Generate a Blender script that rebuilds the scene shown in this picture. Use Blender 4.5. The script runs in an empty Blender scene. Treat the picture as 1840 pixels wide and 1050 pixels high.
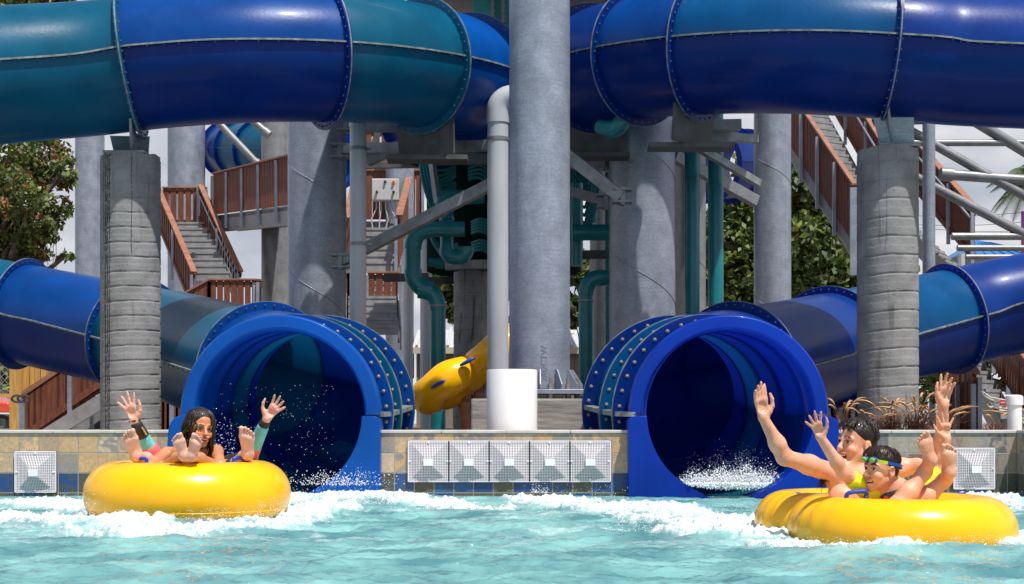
import bpy, math, random
import numpy as np
from mathutils import Vector, Matrix
random.seed(7); RNG = np.random.default_rng(11)
scn = bpy.context.scene
COL = scn.collection
PI = math.pi
V = Vector
FPX, EYE, HOR = 2520.0, 0.54, 761.0       # lens in photo pixels, eye height above the water, horizon row

def at(x, y, d):
    return V(((x - 920.0) * d / FPX, d, EYE + (HOR - y) * d / FPX))

# ------------------------------------------------------------------ objects
ORG = {}
def tag(o, label=None, cat=None, group=None, kind=None):
    if label: o['label'] = label
    if cat: o['category'] = cat
    if group: o['group'] = group
    if kind: o['kind'] = kind
    return o
def thing(name, loc, label, cat, group=None):
    o = bpy.data.objects.new(name, None); COL.objects.link(o)
    o.empty_display_size = .1
    o.location = loc; ORG[o.name] = V(loc)
    return tag(o, label, cat, group)
def kids(o): return [c for c in bpy.data.objects if c.parent == o]
def copy_tree(o, delta=None, parent=None):
    c = o.copy(); COL.objects.link(c)
    if parent: c.parent = parent
    if delta is not None: c.location = V(o.location) + V(delta)
    ORG[c.name] = ORG.get(o.name, V((0, 0, 0))) + (V(delta) if delta is not None else V((0, 0, 0)))
    for k in kids(o): copy_tree(k, None, c)
    return c

class MB:
    def __init__(s): s.v = []; s.f = []; s.m = []
    def add(s, vs, fs, m=0):
        n = len(s.v); s.v.extend([tuple(a) for a in vs])
        for f in fs: s.f.append(tuple(i + n for i in f)); s.m.append(m)
        return s
    def box(s, c, sz, R=None, m=0):
        c = V(c); x, y, z = (a / 2 for a in sz)
        vs = [V((i * x, j * y, k * z)) for i in (-1, 1) for j in (-1, 1) for k in (-1, 1)]
        if R is not None: vs = [R @ a for a in vs]
        return s.add([c + a for a in vs], [(0,1,3,2),(4,6,7,5),(0,4,5,1),(2,3,7,6),(0,2,6,4),(1,5,7,3)], m)
    def beam(s, p0, p1, w, h, m=0, up=(0, 0, 1)):
        p0, p1 = V(p0), V(p1); t = (p1 - p0).normalized()
        a = t.cross(V(up))
        if a.length < 1e-4: a = t.cross(V((0, 1, 0)))
        a.normalize(); b = a.cross(t)
        vs = [p + a * i * w / 2 + b * j * h / 2 for p in (p0, p1) for i, j in ((-1,-1),(1,-1),(1,1),(-1,1))]
        return s.add(vs, [(3,2,1,0),(4,5,6,7),(0,1,5,4),(1,2,6,5),(2,3,7,6),(3,0,4,7)], m)
    def tube(s, pts, r, n=10, m=0, cap=True, closed=False):
        pts = [V(p) for p in pts]; k = len(pts)
        rs = r if isinstance(r, (list, tuple)) else [r] * k
        vs = []; prev = None
        for i, p in enumerate(pts):
            t = (pts[min(i + 1, k - 1)] - pts[max(i - 1, 0)]) if not closed else (pts[(i + 1) % k] - pts[i - 1])
            if t.length < 1e-9: t = V((0, 0, 1))
            t.normalize()
            if prev is None: a = t.cross(V((0, 0, 1))) if abs(t.z) < .95 else t.cross(V((0, 1, 0)))
            else: a = prev - t * prev.dot(t)
            if a.length < 1e-6: a = t.orthogonal()
            a.normalize(); prev = a; b = t.cross(a)
            for j in range(n):
                q = 2 * PI * j / n
                vs.append(p + (a * math.cos(q) + b * math.sin(q)) * rs[i])
        fs = []
        for i in range(k - 1 if not closed else k):
            i2 = (i + 1) % k
            for j in range(n):
                j2 = (j + 1) % n
                fs.append((i*n+j, i*n+j2, i2*n+j2, i2*n+j))
        if cap and not closed:
            fs.append(tuple(reversed(range(n)))); fs.append(tuple(range((k-1)*n, k*n)))
        return s.add(vs, fs, m)
    def cyl(s, p0, p1, r, n=16, m=0, r1=None): return s.tube([p0, p1], [r, r if r1 is None else r1], n, m)
    def ball(s, c, r, n=8, m=0, sc=(1, 1, 1), R=None):
        c = V(c); vs = []; h = max(3, n // 2)
        for i in range(h + 1):
            a = PI * i / h
            for j in range(n):
                b = 2 * PI * j / n
                q = V((math.sin(a)*math.cos(b)*sc[0], math.sin(a)*math.sin(b)*sc[1], math.cos(a)*sc[2])) * r
                vs.append(c + (R @ q if R is not None else q))
        fs = [(i*n+j, (i+1)*n+j, (i+1)*n+(j+1) % n, i*n+(j+1) % n) for i in range(h) for j in range(n)]
        return s.add(vs, fs, m)
    def lathe(s, prof, c, n=32, m=0):
        c = V(c); k = len(prof)
        vs = [c + V((r * math.cos(2*PI*j/n), r * math.sin(2*PI*j/n), z)) for r, z in prof for j in range(n)]
        fs = [(i*n+j, i*n+(j+1) % n, (i+1)*n+(j+1) % n, (i+1)*n+j) for i in range(k-1) for j in range(n)]
        return s.add(vs, fs, m)
    def prism(s, poly, axis_vec, m=0):          # poly: list of 3D points, extruded by a vector
        a = V(axis_vec); n = len(poly); p = [V(q) for q in poly]
        return s.add(p + [q + a for q in p], [tuple(reversed(range(n))), tuple(range(n, 2*n))] +
                     [(i, (i+1) % n, n+(i+1) % n, n+i) for i in range(n)], m)
    def build(s, name, mat, parent=None, smooth=35, bevel=0, label=None):
        if parent is not None: o0 = ORG[parent.name]
        else:
            a = np.array(s.v); lo = a.min(0); hi = a.max(0)
            o0 = V(((lo[0]+hi[0])/2, (lo[1]+hi[1])/2, lo[2]))
        me = bpy.data.meshes.new(name)
        me.from_pydata([(x-o0[0], y-o0[1], z-o0[2]) for x, y, z in s.v], [], s.f)
        mats = mat if isinstance(mat, (list, tuple)) else [mat]
        for q in mats: me.materials.append(q)
        if len(mats) > 1: me.polygons.foreach_set('material_index', s.m)
        return finish(me, name, parent, o0, smooth, bevel, label)

def finish(me, name, parent, o0, smooth=35, bevel=0, label=None):
    me.update(); me.validate()
    if smooth:
        me.polygons.foreach_set('use_smooth', [True] * len(me.polygons))
        if smooth < 180: me.set_sharp_from_angle(angle=math.radians(smooth))
    o = bpy.data.objects.new(name, me); COL.objects.link(o)
    ORG[o.name] = V(o0)
    if parent is not None: o.parent = parent
    else: o.location = o0
    if bevel:
        b = o.modifiers.new('bevel', 'BEVEL'); b.width = bevel; b.segments = 2; b.limit_method = 'ANGLE'
    if label: o['label'] = label
    return o

def catmull(P, n=12):
    P = [V(p) for p in P]; Q = [P[0]*2 - P[1]] + P + [P[-1]*2 - P[-2]]; out = []
    for i in range(1, len(Q) - 2):
        a, b, c, d = Q[i-1], Q[i], Q[i+1], Q[i+2]
        for k in range(n):
            t = k / n
            out.append(.5*((2*b) + (c-a)*t + (2*a-5*b+4*c-d)*t*t + (3*b-a-3*c+d)*t**3))
    out.append(Q[-2]); return out

# ------------------------------------------------------------------ noise (numpy)
def _hash(ix, iy, iz, seed):
    h = (ix.astype(np.int64)*374761393 + iy.astype(np.int64)*668265263 + iz.astype(np.int64)*2147483647 + seed*1274126177) & 0xffffffff
    h = ((h ^ (h >> 13)) * 1274126177) & 0xffffffff
    return ((h ^ (h >> 16)) & 0xffff) / 65535.0
def vnoise(x, y, seed=0):
    ix = np.floor(x); iy = np.floor(y); fx = x-ix; fy = y-iy
    fx = fx*fx*(3-2*fx); fy = fy*fy*(3-2*fy); z = np.zeros_like(ix)
    a = _hash(ix, iy, z, seed); b = _hash(ix+1, iy, z, seed); c = _hash(ix, iy+1, z, seed); d = _hash(ix+1, iy+1, z, seed)
    return (a*(1-fx)+b*fx)*(1-fy) + (c*(1-fx)+d*fx)*fy
def fbm(x, y, seed=0, oct=4, gain=.5):
    t = 0; a = 1; n = 0
    for i in range(oct):
        t = t + a*vnoise(x*2**i+17.3*i, y*2**i-9.1*i, seed+i); n += a; a *= gain
    return t/n

# ------------------------------------------------------------------ materials
def mat(name, rgb, rough=.5, metal=0, var=0, vscale=8, bump=0, bscale=60, coat=0, spec=.5, sss=0, stretch=(1,1,1), var2=None, transm=0, ior=1.45):
    m = bpy.data.materials.new(name); m.use_nodes = True
    nt = m.node_tree; p = nt.nodes['Principled BSDF']
    p.inputs['Base Color'].default_value = (*rgb, 1); p.inputs['Roughness'].default_value = rough
    p.inputs['Metallic'].default_value = metal; p.inputs['Coat Weight'].default_value = coat
    p.inputs['Coat Roughness'].default_value = .08
    p.inputs['Specular IOR Level'].default_value = spec
    p.inputs['Transmission Weight'].default_value = transm; p.inputs['IOR'].default_value = ior
    if sss:
        p.inputs['Subsurface Weight'].default_value = sss; p.inputs['Subsurface Radius'].default_value = (.012, .004, .002)
        p.inputs['Subsurface Scale'].default_value = 1
    tc = nt.nodes.new('ShaderNodeTexCoord'); mp = nt.nodes.new('ShaderNodeMapping')
    mp.inputs['Scale'].default_value = stretch
    nt.links.new(tc.outputs['Object'], mp.inputs['Vector'])
    if var:
        n = nt.nodes.new('ShaderNodeTexNoise'); n.inputs['Scale'].default_value = vscale; n.inputs['Detail'].default_value = 6
        nt.links.new(mp.outputs[0], n.inputs['Vector'])
        r = nt.nodes.new('ShaderNodeValToRGB')
        lo = var2 if var2 else tuple(c*(1-var) for c in rgb); hi = tuple(min(1, c*(1+var)) for c in rgb)
        r.color_ramp.elements[0].position = .32; r.color_ramp.elements[0].color = (*lo, 1)
        r.color_ramp.elements[1].position = .68; r.color_ramp.elements[1].color = (*hi, 1)
        nt.links.new(n.outputs['Fac'], r.inputs[0]); nt.links.new(r.outputs[0], p.inputs['Base Color'])
        q = nt.nodes.new('ShaderNodeMapRange'); q.inputs['To Min'].default_value = max(0, rough-.08); q.inputs['To Max'].default_value = min(1, rough+.12)
        nt.links.new(n.outputs['Fac'], q.inputs['Value']); nt.links.new(q.outputs[0], p.inputs['Roughness'])
    if bump:
        n2 = nt.nodes.new('ShaderNodeTexNoise'); n2.inputs['Scale'].default_value = bscale; n2.inputs['Detail'].default_value = 4
        nt.links.new(mp.outputs[0], n2.inputs['Vector'])
        b = nt.nodes.new('ShaderNodeBump'); b.inputs['Strength'].default_value = bump; b.inputs['Distance'].default_value = .01
        nt.links.new(n2.outputs['Fac'], b.inputs['Height']); nt.links.new(b.outputs[0], p.inputs['Normal'])
    return m

def fiber(name, rgb, dirt=.25):
    # gel-coated fibreglass: gloss, faint orange peel, wiped chalky patches and drips
    m = mat(name, rgb, rough=.30, var=.16, vscale=2.2, bump=.10, bscale=26, coat=.10, spec=.22)
    nt = m.node_tree; p = nt.nodes['Principled BSDF']
    src = p.inputs['Base Color'].links[0].from_socket
    tc = nt.nodes.new('ShaderNodeTexCoord'); mp = nt.nodes.new('ShaderNodeMapping'); mp.inputs['Scale'].default_value = (5, 5, 1.1)
    nt.links.new(tc.outputs['Object'], mp.inputs['Vector'])
    n = nt.nodes.new('ShaderNodeTexNoise'); n.inputs['Scale'].default_value = 2.4; n.inputs['Detail'].default_value = 8; n.inputs['Roughness'].default_value = .7
    nt.links.new(mp.outputs[0], n.inputs['Vector'])
    r = nt.nodes.new('ShaderNodeValToRGB'); r.color_ramp.elements[0].position = .52; r.color_ramp.elements[1].position = .8
    r.color_ramp.elements[0].color = (0,0,0,1); r.color_ramp.elements[1].color = (dirt,)*3 + (1,)
    nt.links.new(n.outputs['Fac'], r.inputs[0])
    mx = nt.nodes.new('ShaderNodeMix'); mx.data_type = 'RGBA'
    nt.links.new(r.outputs[0], mx.inputs[0]); nt.links.new(src, mx.inputs[6])
    g = sum(rgb)/3
    mx.inputs[7].default_value = (rgb[0]*.6+.03, rgb[1]*.8+.035, rgb[2]*.8+.045, 1)
    nt.links.new(mx.outputs[2], p.inputs['Base Color'])
    # thin moulded wall lets a little daylight glow through
    tl = nt.nodes.new('ShaderNodeBsdfTranslucent'); ms = nt.nodes.new('ShaderNodeMixShader'); ms.inputs[0].default_value = .30
    mxv = max(rgb); tl.inputs['Color'].default_value = tuple(min(1, .12+.88*c/mxv) for c in rgb)+(1,)
    out = nt.nodes['Material Output']; nt.links.new(p.outputs[0], ms.inputs[1]); nt.links.new(tl.outputs[0], ms.inputs[2]); nt.links.new(ms.outputs[0], out.inputs[0])
    return m

M = {}
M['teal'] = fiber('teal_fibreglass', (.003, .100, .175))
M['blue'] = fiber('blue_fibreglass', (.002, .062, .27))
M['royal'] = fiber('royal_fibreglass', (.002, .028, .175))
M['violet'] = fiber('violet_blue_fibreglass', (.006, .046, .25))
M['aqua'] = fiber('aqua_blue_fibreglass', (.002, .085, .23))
M['ltip'] = fiber('bright_blue_fibreglass', (.002, .090, .38), .12)
M['rtip'] = fiber('cobalt_fibreglass', (.002, .042, .36), .12)
M['worn'] = mat('worn_gelcoat_edge', (.16, .19, .20), .6, var=.45, vscale=14)
M['bolt'] = mat('stainless_bolt', (.34, .31, .28), .45, metal=.6)
M['boltd'] = mat('dull_bolt', (.16, .16, .17), .45, metal=.6)
M['yellowslide'] = fiber('yellow_fibreglass', (.55, .38, .01))
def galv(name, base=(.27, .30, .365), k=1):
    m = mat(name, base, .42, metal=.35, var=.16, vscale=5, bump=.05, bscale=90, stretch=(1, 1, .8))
    nt = m.node_tree; p = nt.nodes['Principled BSDF']; src = p.inputs['Base Color'].links[0].from_socket
    tc = nt.nodes.new('ShaderNodeTexCoord')
    vo = nt.nodes.new('ShaderNodeTexVoronoi'); vo.inputs['Scale'].default_value = 55
    nt.links.new(tc.outputs['Object'], vo.inputs['Vector'])
    mr = nt.nodes.new('ShaderNodeMapRange'); mr.inputs['To Min'].default_value = .90; mr.inputs['To Max'].default_value = 1.12
    sp = nt.nodes.new('ShaderNodeSeparateColor'); nt.links.new(vo.outputs['Color'], sp.inputs[0]); nt.links.new(sp.outputs[0], mr.inputs['Value'])
    mp = nt.nodes.new('ShaderNodeMapping'); mp.inputs['Scale'].default_value = (1.2, 1.2, 26)
    nt.links.new(tc.outputs['Object'], mp.inputs['Vector'])
    n = nt.nodes.new('ShaderNodeTexNoise'); n.inputs['Scale'].default_value = 3; n.inputs['Detail'].default_value = 5
    nt.links.new(mp.outputs[0], n.inputs['Vector'])
    m2 = nt.nodes.new('ShaderNodeMapRange'); m2.inputs['From Min'].default_value = .35; m2.inputs['From Max'].default_value = .65; m2.inputs['To Min'].default_value = .93; m2.inputs['To Max'].default_value = 1.06
    nt.links.new(n.outputs['Fac'], m2.inputs['Value'])
    mu = nt.nodes.new('ShaderNodeMath'); mu.operation = 'MULTIPLY'
    nt.links.new(mr.outputs[0], mu.inputs[0]); nt.links.new(m2.outputs[0], mu.inputs[1])
    vm = nt.nodes.new('ShaderNodeVectorMath'); vm.operation = 'SCALE'
    nt.links.new(src, vm.inputs[0]); nt.links.new(mu.outputs[0], vm.inputs['Scale']); nt.links.new(vm.outputs[0], p.inputs['Base Color'])
    return m
M['galv'] = galv('galvanised_steel')
M['galvd'] = galv('darker_galvanised_steel', (.22, .225, .235))  # darker, less blue copy of the galvanised steel
M['steel'] = mat('grey_steel_beam', (.26, .27, .28), .5, metal=.4, var=.3, vscale=7)
M['dark'] = mat('dark_recess', (.012, .013, .014), .8)
M['tealpipe'] = mat('teal_pipe_paint', (.004, .17, .20), .35, var=.15, vscale=3, coat=.2)
M['tealhose'] = mat('teal_hose_rubber', (.005, .17, .19), .4)
M['pvc'] = mat('grey_pvc', (.42, .44, .48), .35, var=.10, vscale=4, coat=.15, stretch=(1, 1, .3))
M['whitepvc'] = mat('white_pvc', (.80, .79, .80), .32, var=.035, vscale=5)
M['redwood'] = mat('redwood_board', (.15, .046, .024), .6, var=.35, vscale=6, bump=.1, bscale=40, stretch=(6, 6, .7))
M['railtop'] = mat('brown_composite_rail', (.27, .115, .068), .55, var=.2, vscale=5)
M['conc'] = mat('stair_concrete', (.25, .25, .26), .75, var=.2, vscale=6, bump=.1)
M['white'] = mat('white_plastic', (.80, .80, .82), .4)
M['handle'] = mat('blue_handle', (.01, .05, .42), .35)
M['yellow'] = mat('yellow_vinyl', (.93, .47, .0), .24, var=.05, vscale=3, bump=.05, bscale=9, coat=.25, spec=.4)
M['skin'] = mat('fair_skin', (.68, .37, .245), .40, var=.08, vscale=16, var2=(.62, .285, .185), bump=.2, bscale=120, sss=.2)
M['skint'] = mat('tanned_skin', (.56, .25, .125), .38, var=.08, vscale=16, var2=(.48, .19, .095), bump=.12, bscale=120, sss=.2)
M['sole'] = mat('pink_sole_skin', (.72, .40, .31), .5, var=.12, vscale=25, bump=.2, bscale=90, sss=.2)
M['hair'] = mat('wet_dark_hair', (.014, .008, .006), .38, bump=.7, bscale=130, coat=.05, stretch=(1, 1, .3))
M['eyew'] = mat('eye_white', (.50, .47, .44), .25); M['iris'] = mat('dark_iris', (.03, .016, .01), .15)
M['mouth'] = mat('mouth_dark', (.10, .012, .012), .5); M['teeth'] = mat('teeth', (.78, .74, .66), .3); M['lip'] = mat('lips', (.50, .15, .13), .4)
M['wood'] = mat('yellow_pine_wood', (.52, .29, .08), .6, var=.25, vscale=5, bump=.1, stretch=(7, 7, .6))
M['black'] = mat('black_rubber', (.02, .02, .02), .6)
# ------------------------------------------------------------------ camera, light, sky
cam = bpy.data.cameras.new('camera'); camo = bpy.data.objects.new('camera', cam); COL.objects.link(camo)
camo.location = (0, 0, EYE); camo.rotation_euler = (PI/2, 0, 0)
cam.sensor_width = 36; cam.lens = 36*FPX/1840; cam.shift_y = (HOR-525.0)/1840; cam.clip_end = 3000; cam.clip_start = .05
scn.camera = camo
SUN = V((.27, -.335, .90)).normalized()
sl = bpy.data.lights.new('sun', 'SUN'); sl.energy = 5.0; sl.angle = math.radians(.5); sl.color = (1, .955, .88)
so = bpy.data.objects.new('sun', sl); COL.objects.link(so); so.rotation_euler = SUN.to_track_quat('Z', 'Y').to_euler(); so.location = (4, -6, 12)
w = bpy.data.worlds.new('World'); scn.world = w; w.use_nodes = True
nt = w.node_tree; bg = nt.nodes['Background']; bg.inputs['Strength'].default_value = .085
sky = nt.nodes.new('ShaderNodeTexSky'); sky.sky_type = 'NISHITA'; sky.sun_disc = False
sky.sun_elevation = math.asin(SUN.z); sky.sun_rotation = math.atan2(SUN.x, SUN.y); sky.air_density = 1.2; sky.dust_density = 1.5
tc = nt.nodes.new('ShaderNodeTexCoord'); mp = nt.nodes.new('ShaderNodeMapping'); mp.inputs['Scale'].default_value = (1, 1, 2.6)
nt.links.new(tc.outputs['Generated'], mp.inputs['Vector'])
n = nt.nodes.new('ShaderNodeTexNoise'); n.inputs['Scale'].default_value = 3.2; n.inputs['Detail'].default_value = 9; n.inputs['Roughness'].default_value = .55
nt.links.new(mp.outputs[0], n.inputs['Vector'])
r = nt.nodes.new('ShaderNodeValToRGB'); r.color_ramp.elements[0].position = .24; r.color_ramp.elements[1].position = .44
nt.links.new(n.outputs['Fac'], r.inputs[0])
n2 = nt.nodes.new('ShaderNodeTexNoise'); n2.inputs['Scale'].default_value = 7; n2.inputs['Detail'].default_value = 7
nt.links.new(mp.outputs[0], n2.inputs['Vector'])
r2 = nt.nodes.new('ShaderNodeValToRGB'); r2.color_ramp.elements[0].position = .36; r2.color_ramp.elements[1].position = .60
r2.color_ramp.elements[0].color = (5.0, 5.3, 6.3, 1); r2.color_ramp.elements[1].color = (8.5, 8.5, 8.8, 1)
nt.links.new(n2.outputs['Fac'], r2.inputs[0])
sz = nt.nodes.new('ShaderNodeSeparateXYZ'); nt.links.new(tc.outputs['Generated'], sz.inputs[0])      # cloud bank low, mostly open blue overhead
zr = nt.nodes.new('ShaderNodeMapRange'); zr.inputs['From Min'].default_value = .32; zr.inputs['From Max'].default_value = .62; zr.inputs['To Min'].default_value = 1; zr.inputs['To Max'].default_value = .10; nt.links.new(sz.outputs[2], zr.inputs['Value'])
zm = nt.nodes.new('ShaderNodeMath'); zm.operation = 'MULTIPLY'; nt.links.new(r.outputs[0], zm.inputs[0]); nt.links.new(zr.outputs[0], zm.inputs[1])
mx = nt.nodes.new('ShaderNodeMix'); mx.data_type = 'RGBA'
nt.links.new(zm.outputs[0], mx.inputs[0]); nt.links.new(sky.outputs[0], mx.inputs[6]); nt.links.new(r2.outputs[0], mx.inputs[7])
nt.links.new(mx.outputs[2], bg.inputs['Color'])
scn.view_settings.view_transform = 'Standard'; scn.view_settings.look = 'None'; scn.view_settings.gamma = 1; scn.view_settings.exposure = .2

WALLY = 10.5
# ------------------------------------------------------------------ ground and pool shell
g = MB(); gm = mat('deck_gravel', (.20, .175, .145), .9, var=.3, vscale=3, bump=.3)
gy0, gy1 = WALLY+.36, 15.6                              # trenches are left open where the two lower slides run below deck level
tr = [(-3.4, -.75), (.75, 3.4)]
gxs = [-800, tr[0][0], tr[0][1], tr[1][0], tr[1][1], 800]
for i in range(5):
    a, b_ = gxs[i], gxs[i+1]
    if i in (1, 3): g.box(((a+b_)/2, (gy0+gy1)/2, -.75), (b_-a, gy1-gy0, .3))
    else: g.box(((a+b_)/2, (gy0+gy1)/2, -.225), (b_-a, gy1-gy0, 1.35))
g.box((0, gy1+300, -.225), (1600, 600, 1.35))
tag(g.build('ground', gm, smooth=0), kind='structure')
b = MB(); b.box((0, 0, -1.3), (60, 26, .1)); tag(b.build('pool_floor', mat('pool_plaster', (.25, .55, .58), .7), smooth=0), kind='structure')

# ------------------------------------------------------------------ tiled pool walls
def tile_mat(name, grey):
    m = bpy.data.materials.new(name); m.use_nodes = True; nt = m.node_tree; p = nt.nodes['Principled BSDF']
    L = nt.links.new; N = nt.nodes.new
    def math_(op, a, b=None):
        q = N('ShaderNodeMath'); q.operation = op
        for i, k in enumerate((a, b)):
            if k is None: continue
            if isinstance(k, (int, float)): q.inputs[i].default_value = k
            else: L(k, q.inputs[i])
        return q.outputs[0]
    geo = N('ShaderNodeNewGeometry'); sx = N('ShaderNodeSeparateXYZ'); L(geo.outputs['Position'], sx.inputs[0])
    T = .148
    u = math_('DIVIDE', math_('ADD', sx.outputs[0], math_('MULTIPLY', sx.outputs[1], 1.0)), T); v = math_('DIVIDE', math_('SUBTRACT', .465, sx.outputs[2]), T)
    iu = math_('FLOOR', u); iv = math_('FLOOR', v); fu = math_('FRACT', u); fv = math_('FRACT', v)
    cb = N('ShaderNodeCombineXYZ'); L(iu, cb.inputs[0]); L(iv, cb.inputs[1])
    wn = N('ShaderNodeTexWhiteNoise'); wn.noise_dimensions = '3D'; L(cb.outputs[0], wn.inputs['Vector'])
    warm = N('ShaderNodeValToRGB'); warm.color_ramp.interpolation = 'CONSTANT'
    if grey: cols = [(.15,.145,.14),(.34,.30,.25),(.24,.19,.15),(.13,.13,.145),(.46,.34,.20),(.25,.24,.24),(.36,.27,.18)]
    else: cols = [(.52,.35,.19),(.56,.36,.17),(.21,.205,.21),(.44,.31,.18),(.60,.41,.22),(.33,.26,.20),(.54,.41,.28)]
    e = warm.color_ramp.elements; e[0].position = 0; e[0].color = (*cols[0], 1); e[1].position = .14; e[1].color = (*cols[1], 1)
    for i in range(2, 7): q = e.new(i/7); q.color = (*cols[i], 1)
    L(wn.outputs['Value'], warm.inputs[0])
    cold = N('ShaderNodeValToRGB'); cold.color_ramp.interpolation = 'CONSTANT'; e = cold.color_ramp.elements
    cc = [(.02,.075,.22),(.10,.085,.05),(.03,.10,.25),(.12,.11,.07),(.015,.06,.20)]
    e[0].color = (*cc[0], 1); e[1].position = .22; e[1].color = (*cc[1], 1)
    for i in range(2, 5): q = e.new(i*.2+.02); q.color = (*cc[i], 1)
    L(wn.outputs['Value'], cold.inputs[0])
    # slate mottling
    off = N('ShaderNodeVectorMath'); off.operation = 'SCALE'; L(wn.outputs['Color'], off.inputs[0]); off.inputs['Scale'].default_value = 30
    ad = N('ShaderNodeVectorMath'); L(geo.outputs['Position'], ad.inputs[0]); L(off.outputs[0], ad.inputs[1])
    n1 = N('ShaderNodeTexNoise'); n1.inputs['Scale'].default_value = 9; n1.inputs['Detail'].default_value = 8; n1.inputs['Roughness'].default_value = .62; n1.inputs['Distortion'].default_value = 1.2
    L(ad.outputs[0], n1.inputs['Vector'])
    rr = N('ShaderNodeValToRGB'); rr.color_ramp.elements[0].position = .46; rr.color_ramp.elements[1].position = .54; L(n1.outputs['Fac'], rr.inputs[0])
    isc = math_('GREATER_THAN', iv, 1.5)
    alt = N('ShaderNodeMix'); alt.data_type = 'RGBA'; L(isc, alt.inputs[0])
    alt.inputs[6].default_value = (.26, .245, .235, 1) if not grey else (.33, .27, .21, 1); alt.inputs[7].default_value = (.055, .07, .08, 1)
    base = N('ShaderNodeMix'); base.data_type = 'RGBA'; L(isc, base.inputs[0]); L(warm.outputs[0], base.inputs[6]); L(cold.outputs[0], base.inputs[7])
    sc = N('ShaderNodeSeparateColor'); L(wn.outputs['Color'], sc.inputs[0])
    fac = math_('MULTIPLY', rr.outputs[0], math_('MULTIPLY', sc.outputs[1], 1.15))
    mm = N('ShaderNodeMix'); mm.data_type = 'RGBA'; L(fac, mm.inputs[0]); L(base.outputs[2], mm.inputs[6]); L(alt.outputs[2], mm.inputs[7])
    n3 = N('ShaderNodeTexNoise'); n3.inputs['Scale'].default_value = 45; n3.inputs['Detail'].default_value = 5; L(ad.outputs[0], n3.inputs['Vector'])
    v3 = N('ShaderNodeMapRange'); v3.inputs['To Min'].default_value = .6; v3.inputs['To Max'].default_value = 1.4; L(n3.outputs['Fac'], v3.inputs['Value'])
    s3 = N('ShaderNodeVectorMath'); s3.operation = 'SCALE'; L(mm.outputs[2], s3.inputs[0]); L(v3.outputs[0], s3.inputs['Scale'])
    def edge(f): return math_('MINIMUM', f, math_('SUBTRACT', 1, f))
    ed = math_('MINIMUM', edge(fu), edge(fv)); gr = math_('LESS_THAN', ed, .022)
    g2 = N('ShaderNodeMix'); g2.data_type = 'RGBA'; L(gr, g2.inputs[0]); L(s3.outputs[0], g2.inputs[6]); g2.inputs[7].default_value = (.30, .28, .25, 1)
    L(g2.outputs[2], p.inputs['Base Color'])
    p.inputs['Roughness'].default_value = .42
    bp = N('ShaderNodeBump'); bp.inputs['Strength'].default_value = .5; bp.inputs['Distance'].default_value = .006
    L(math_('ADD', n1.outputs['Fac'], math_('MULTIPLY', math_('MINIMUM', ed, .04), 12)), bp.inputs['Height']); L(bp.outputs[0], p.inputs['Normal'])
    return m
TM = tile_mat('slate_tile', False); TG = tile_mat('grey_slate_tile', True)
CAP = mat('pale_cap_stone', (.52, .49, .46), .6, var=.15, vscale=9)
def pool_wall(x0, x1, y0, y1, label, m):
    t = thing('pool_wall', ((x0+x1)/2, (y0+y1)/2, -.5), label, 'tiled wall')
    b = MB(); b.box(((x0+x1)/2, (y0+y1)/2, -.25), (x1-x0, y1-y0, 1.43)); b.build('tiled_face', m, t, smooth=0)
    c = MB(); n = max(1, int((x1-x0)/.45)); wd = (x1-x0)/n
    for i in range(n): c.box((x0+wd*(i+.5), (y0+y1)/2-.004, .4775), (wd-.004, y1-y0+.016, .024))
    c.build('cap_stone', CAP, t, bevel=.004)
X = lambda px, d=WALLY: (px-920)*d/FPX
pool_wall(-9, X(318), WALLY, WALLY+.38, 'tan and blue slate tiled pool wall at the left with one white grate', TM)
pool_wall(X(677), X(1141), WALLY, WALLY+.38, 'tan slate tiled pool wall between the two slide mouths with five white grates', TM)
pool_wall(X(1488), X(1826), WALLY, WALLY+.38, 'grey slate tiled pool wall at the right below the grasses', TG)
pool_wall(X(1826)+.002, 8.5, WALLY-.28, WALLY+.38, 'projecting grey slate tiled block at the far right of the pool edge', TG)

# ------------------------------------------------------------------ suction grates
def grate(cx, cz, s=.302):
    t = thing('pool_grate', (cx, WALLY-.02, cz-s/2), '', 'grate')
    y = WALLY-.012
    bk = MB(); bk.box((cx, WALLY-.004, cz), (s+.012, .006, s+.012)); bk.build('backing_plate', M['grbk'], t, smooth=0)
    h = s/2
    def prof(a, b):                                    # raised truncated pyramid
        q = max(abs(a), abs(b))/h
        return -.008 if q > .80 else -.045*(1-(q-.2)/.6 if q > .2 else 1)-.008
    g = MB(); n = 25
    for i in range(n+1):
        a = -h + 2*h*i/n; W = .0042 if 0 < i < n else .009
        st = [-h, -.8*h, -.799*h, -abs(a), 0, abs(a), .799*h, .8*h, h]
        st = sorted(set([round(q, 5) for q in st if -h <= q <= h]+[-h*.2, h*.2]))
        for q0, q1 in zip(st[:-1], st[1:]):
            if q1-q0 < 1e-5: continue
            e0, e1 = prof(a, q0+1e-5), prof(a, q1-1e-5)
            g.beam((cx+a, y+e0, cz+q0), (cx+a, y+e1, cz+q1), W, .004, up=(0, 1, 0))
            g.beam((cx+q0, y+e0+.001, cz+a), (cx+q1, y+e1+.001, cz+a), W, .004, up=(0, 1, 0))
    g.build('bar_grid', M['grate'], t, smooth=0)
    c = MB(); c.box((cx, y-.058, cz-.005), (.072, .006, .054)); c.build('centre_plate', M['white'], t, smooth=0)
    for q in ((0, 1), (0, -1), (1, 0), (-1, 0)):
        k = MB(); k.cyl((cx+q[0]*(h-.012), y-.016, cz+q[1]*(h-.012)), (cx+q[0]*(h-.012), y-.009, cz+q[1]*(h-.012)), .007, 8); k.build('screw', M['white'], t)
    return t
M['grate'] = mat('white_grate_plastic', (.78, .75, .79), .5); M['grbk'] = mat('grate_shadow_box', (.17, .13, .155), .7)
cz = EYE+(HOR-829)*WALLY/FPX
G0 = grate(X(770.5), cz)
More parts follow.
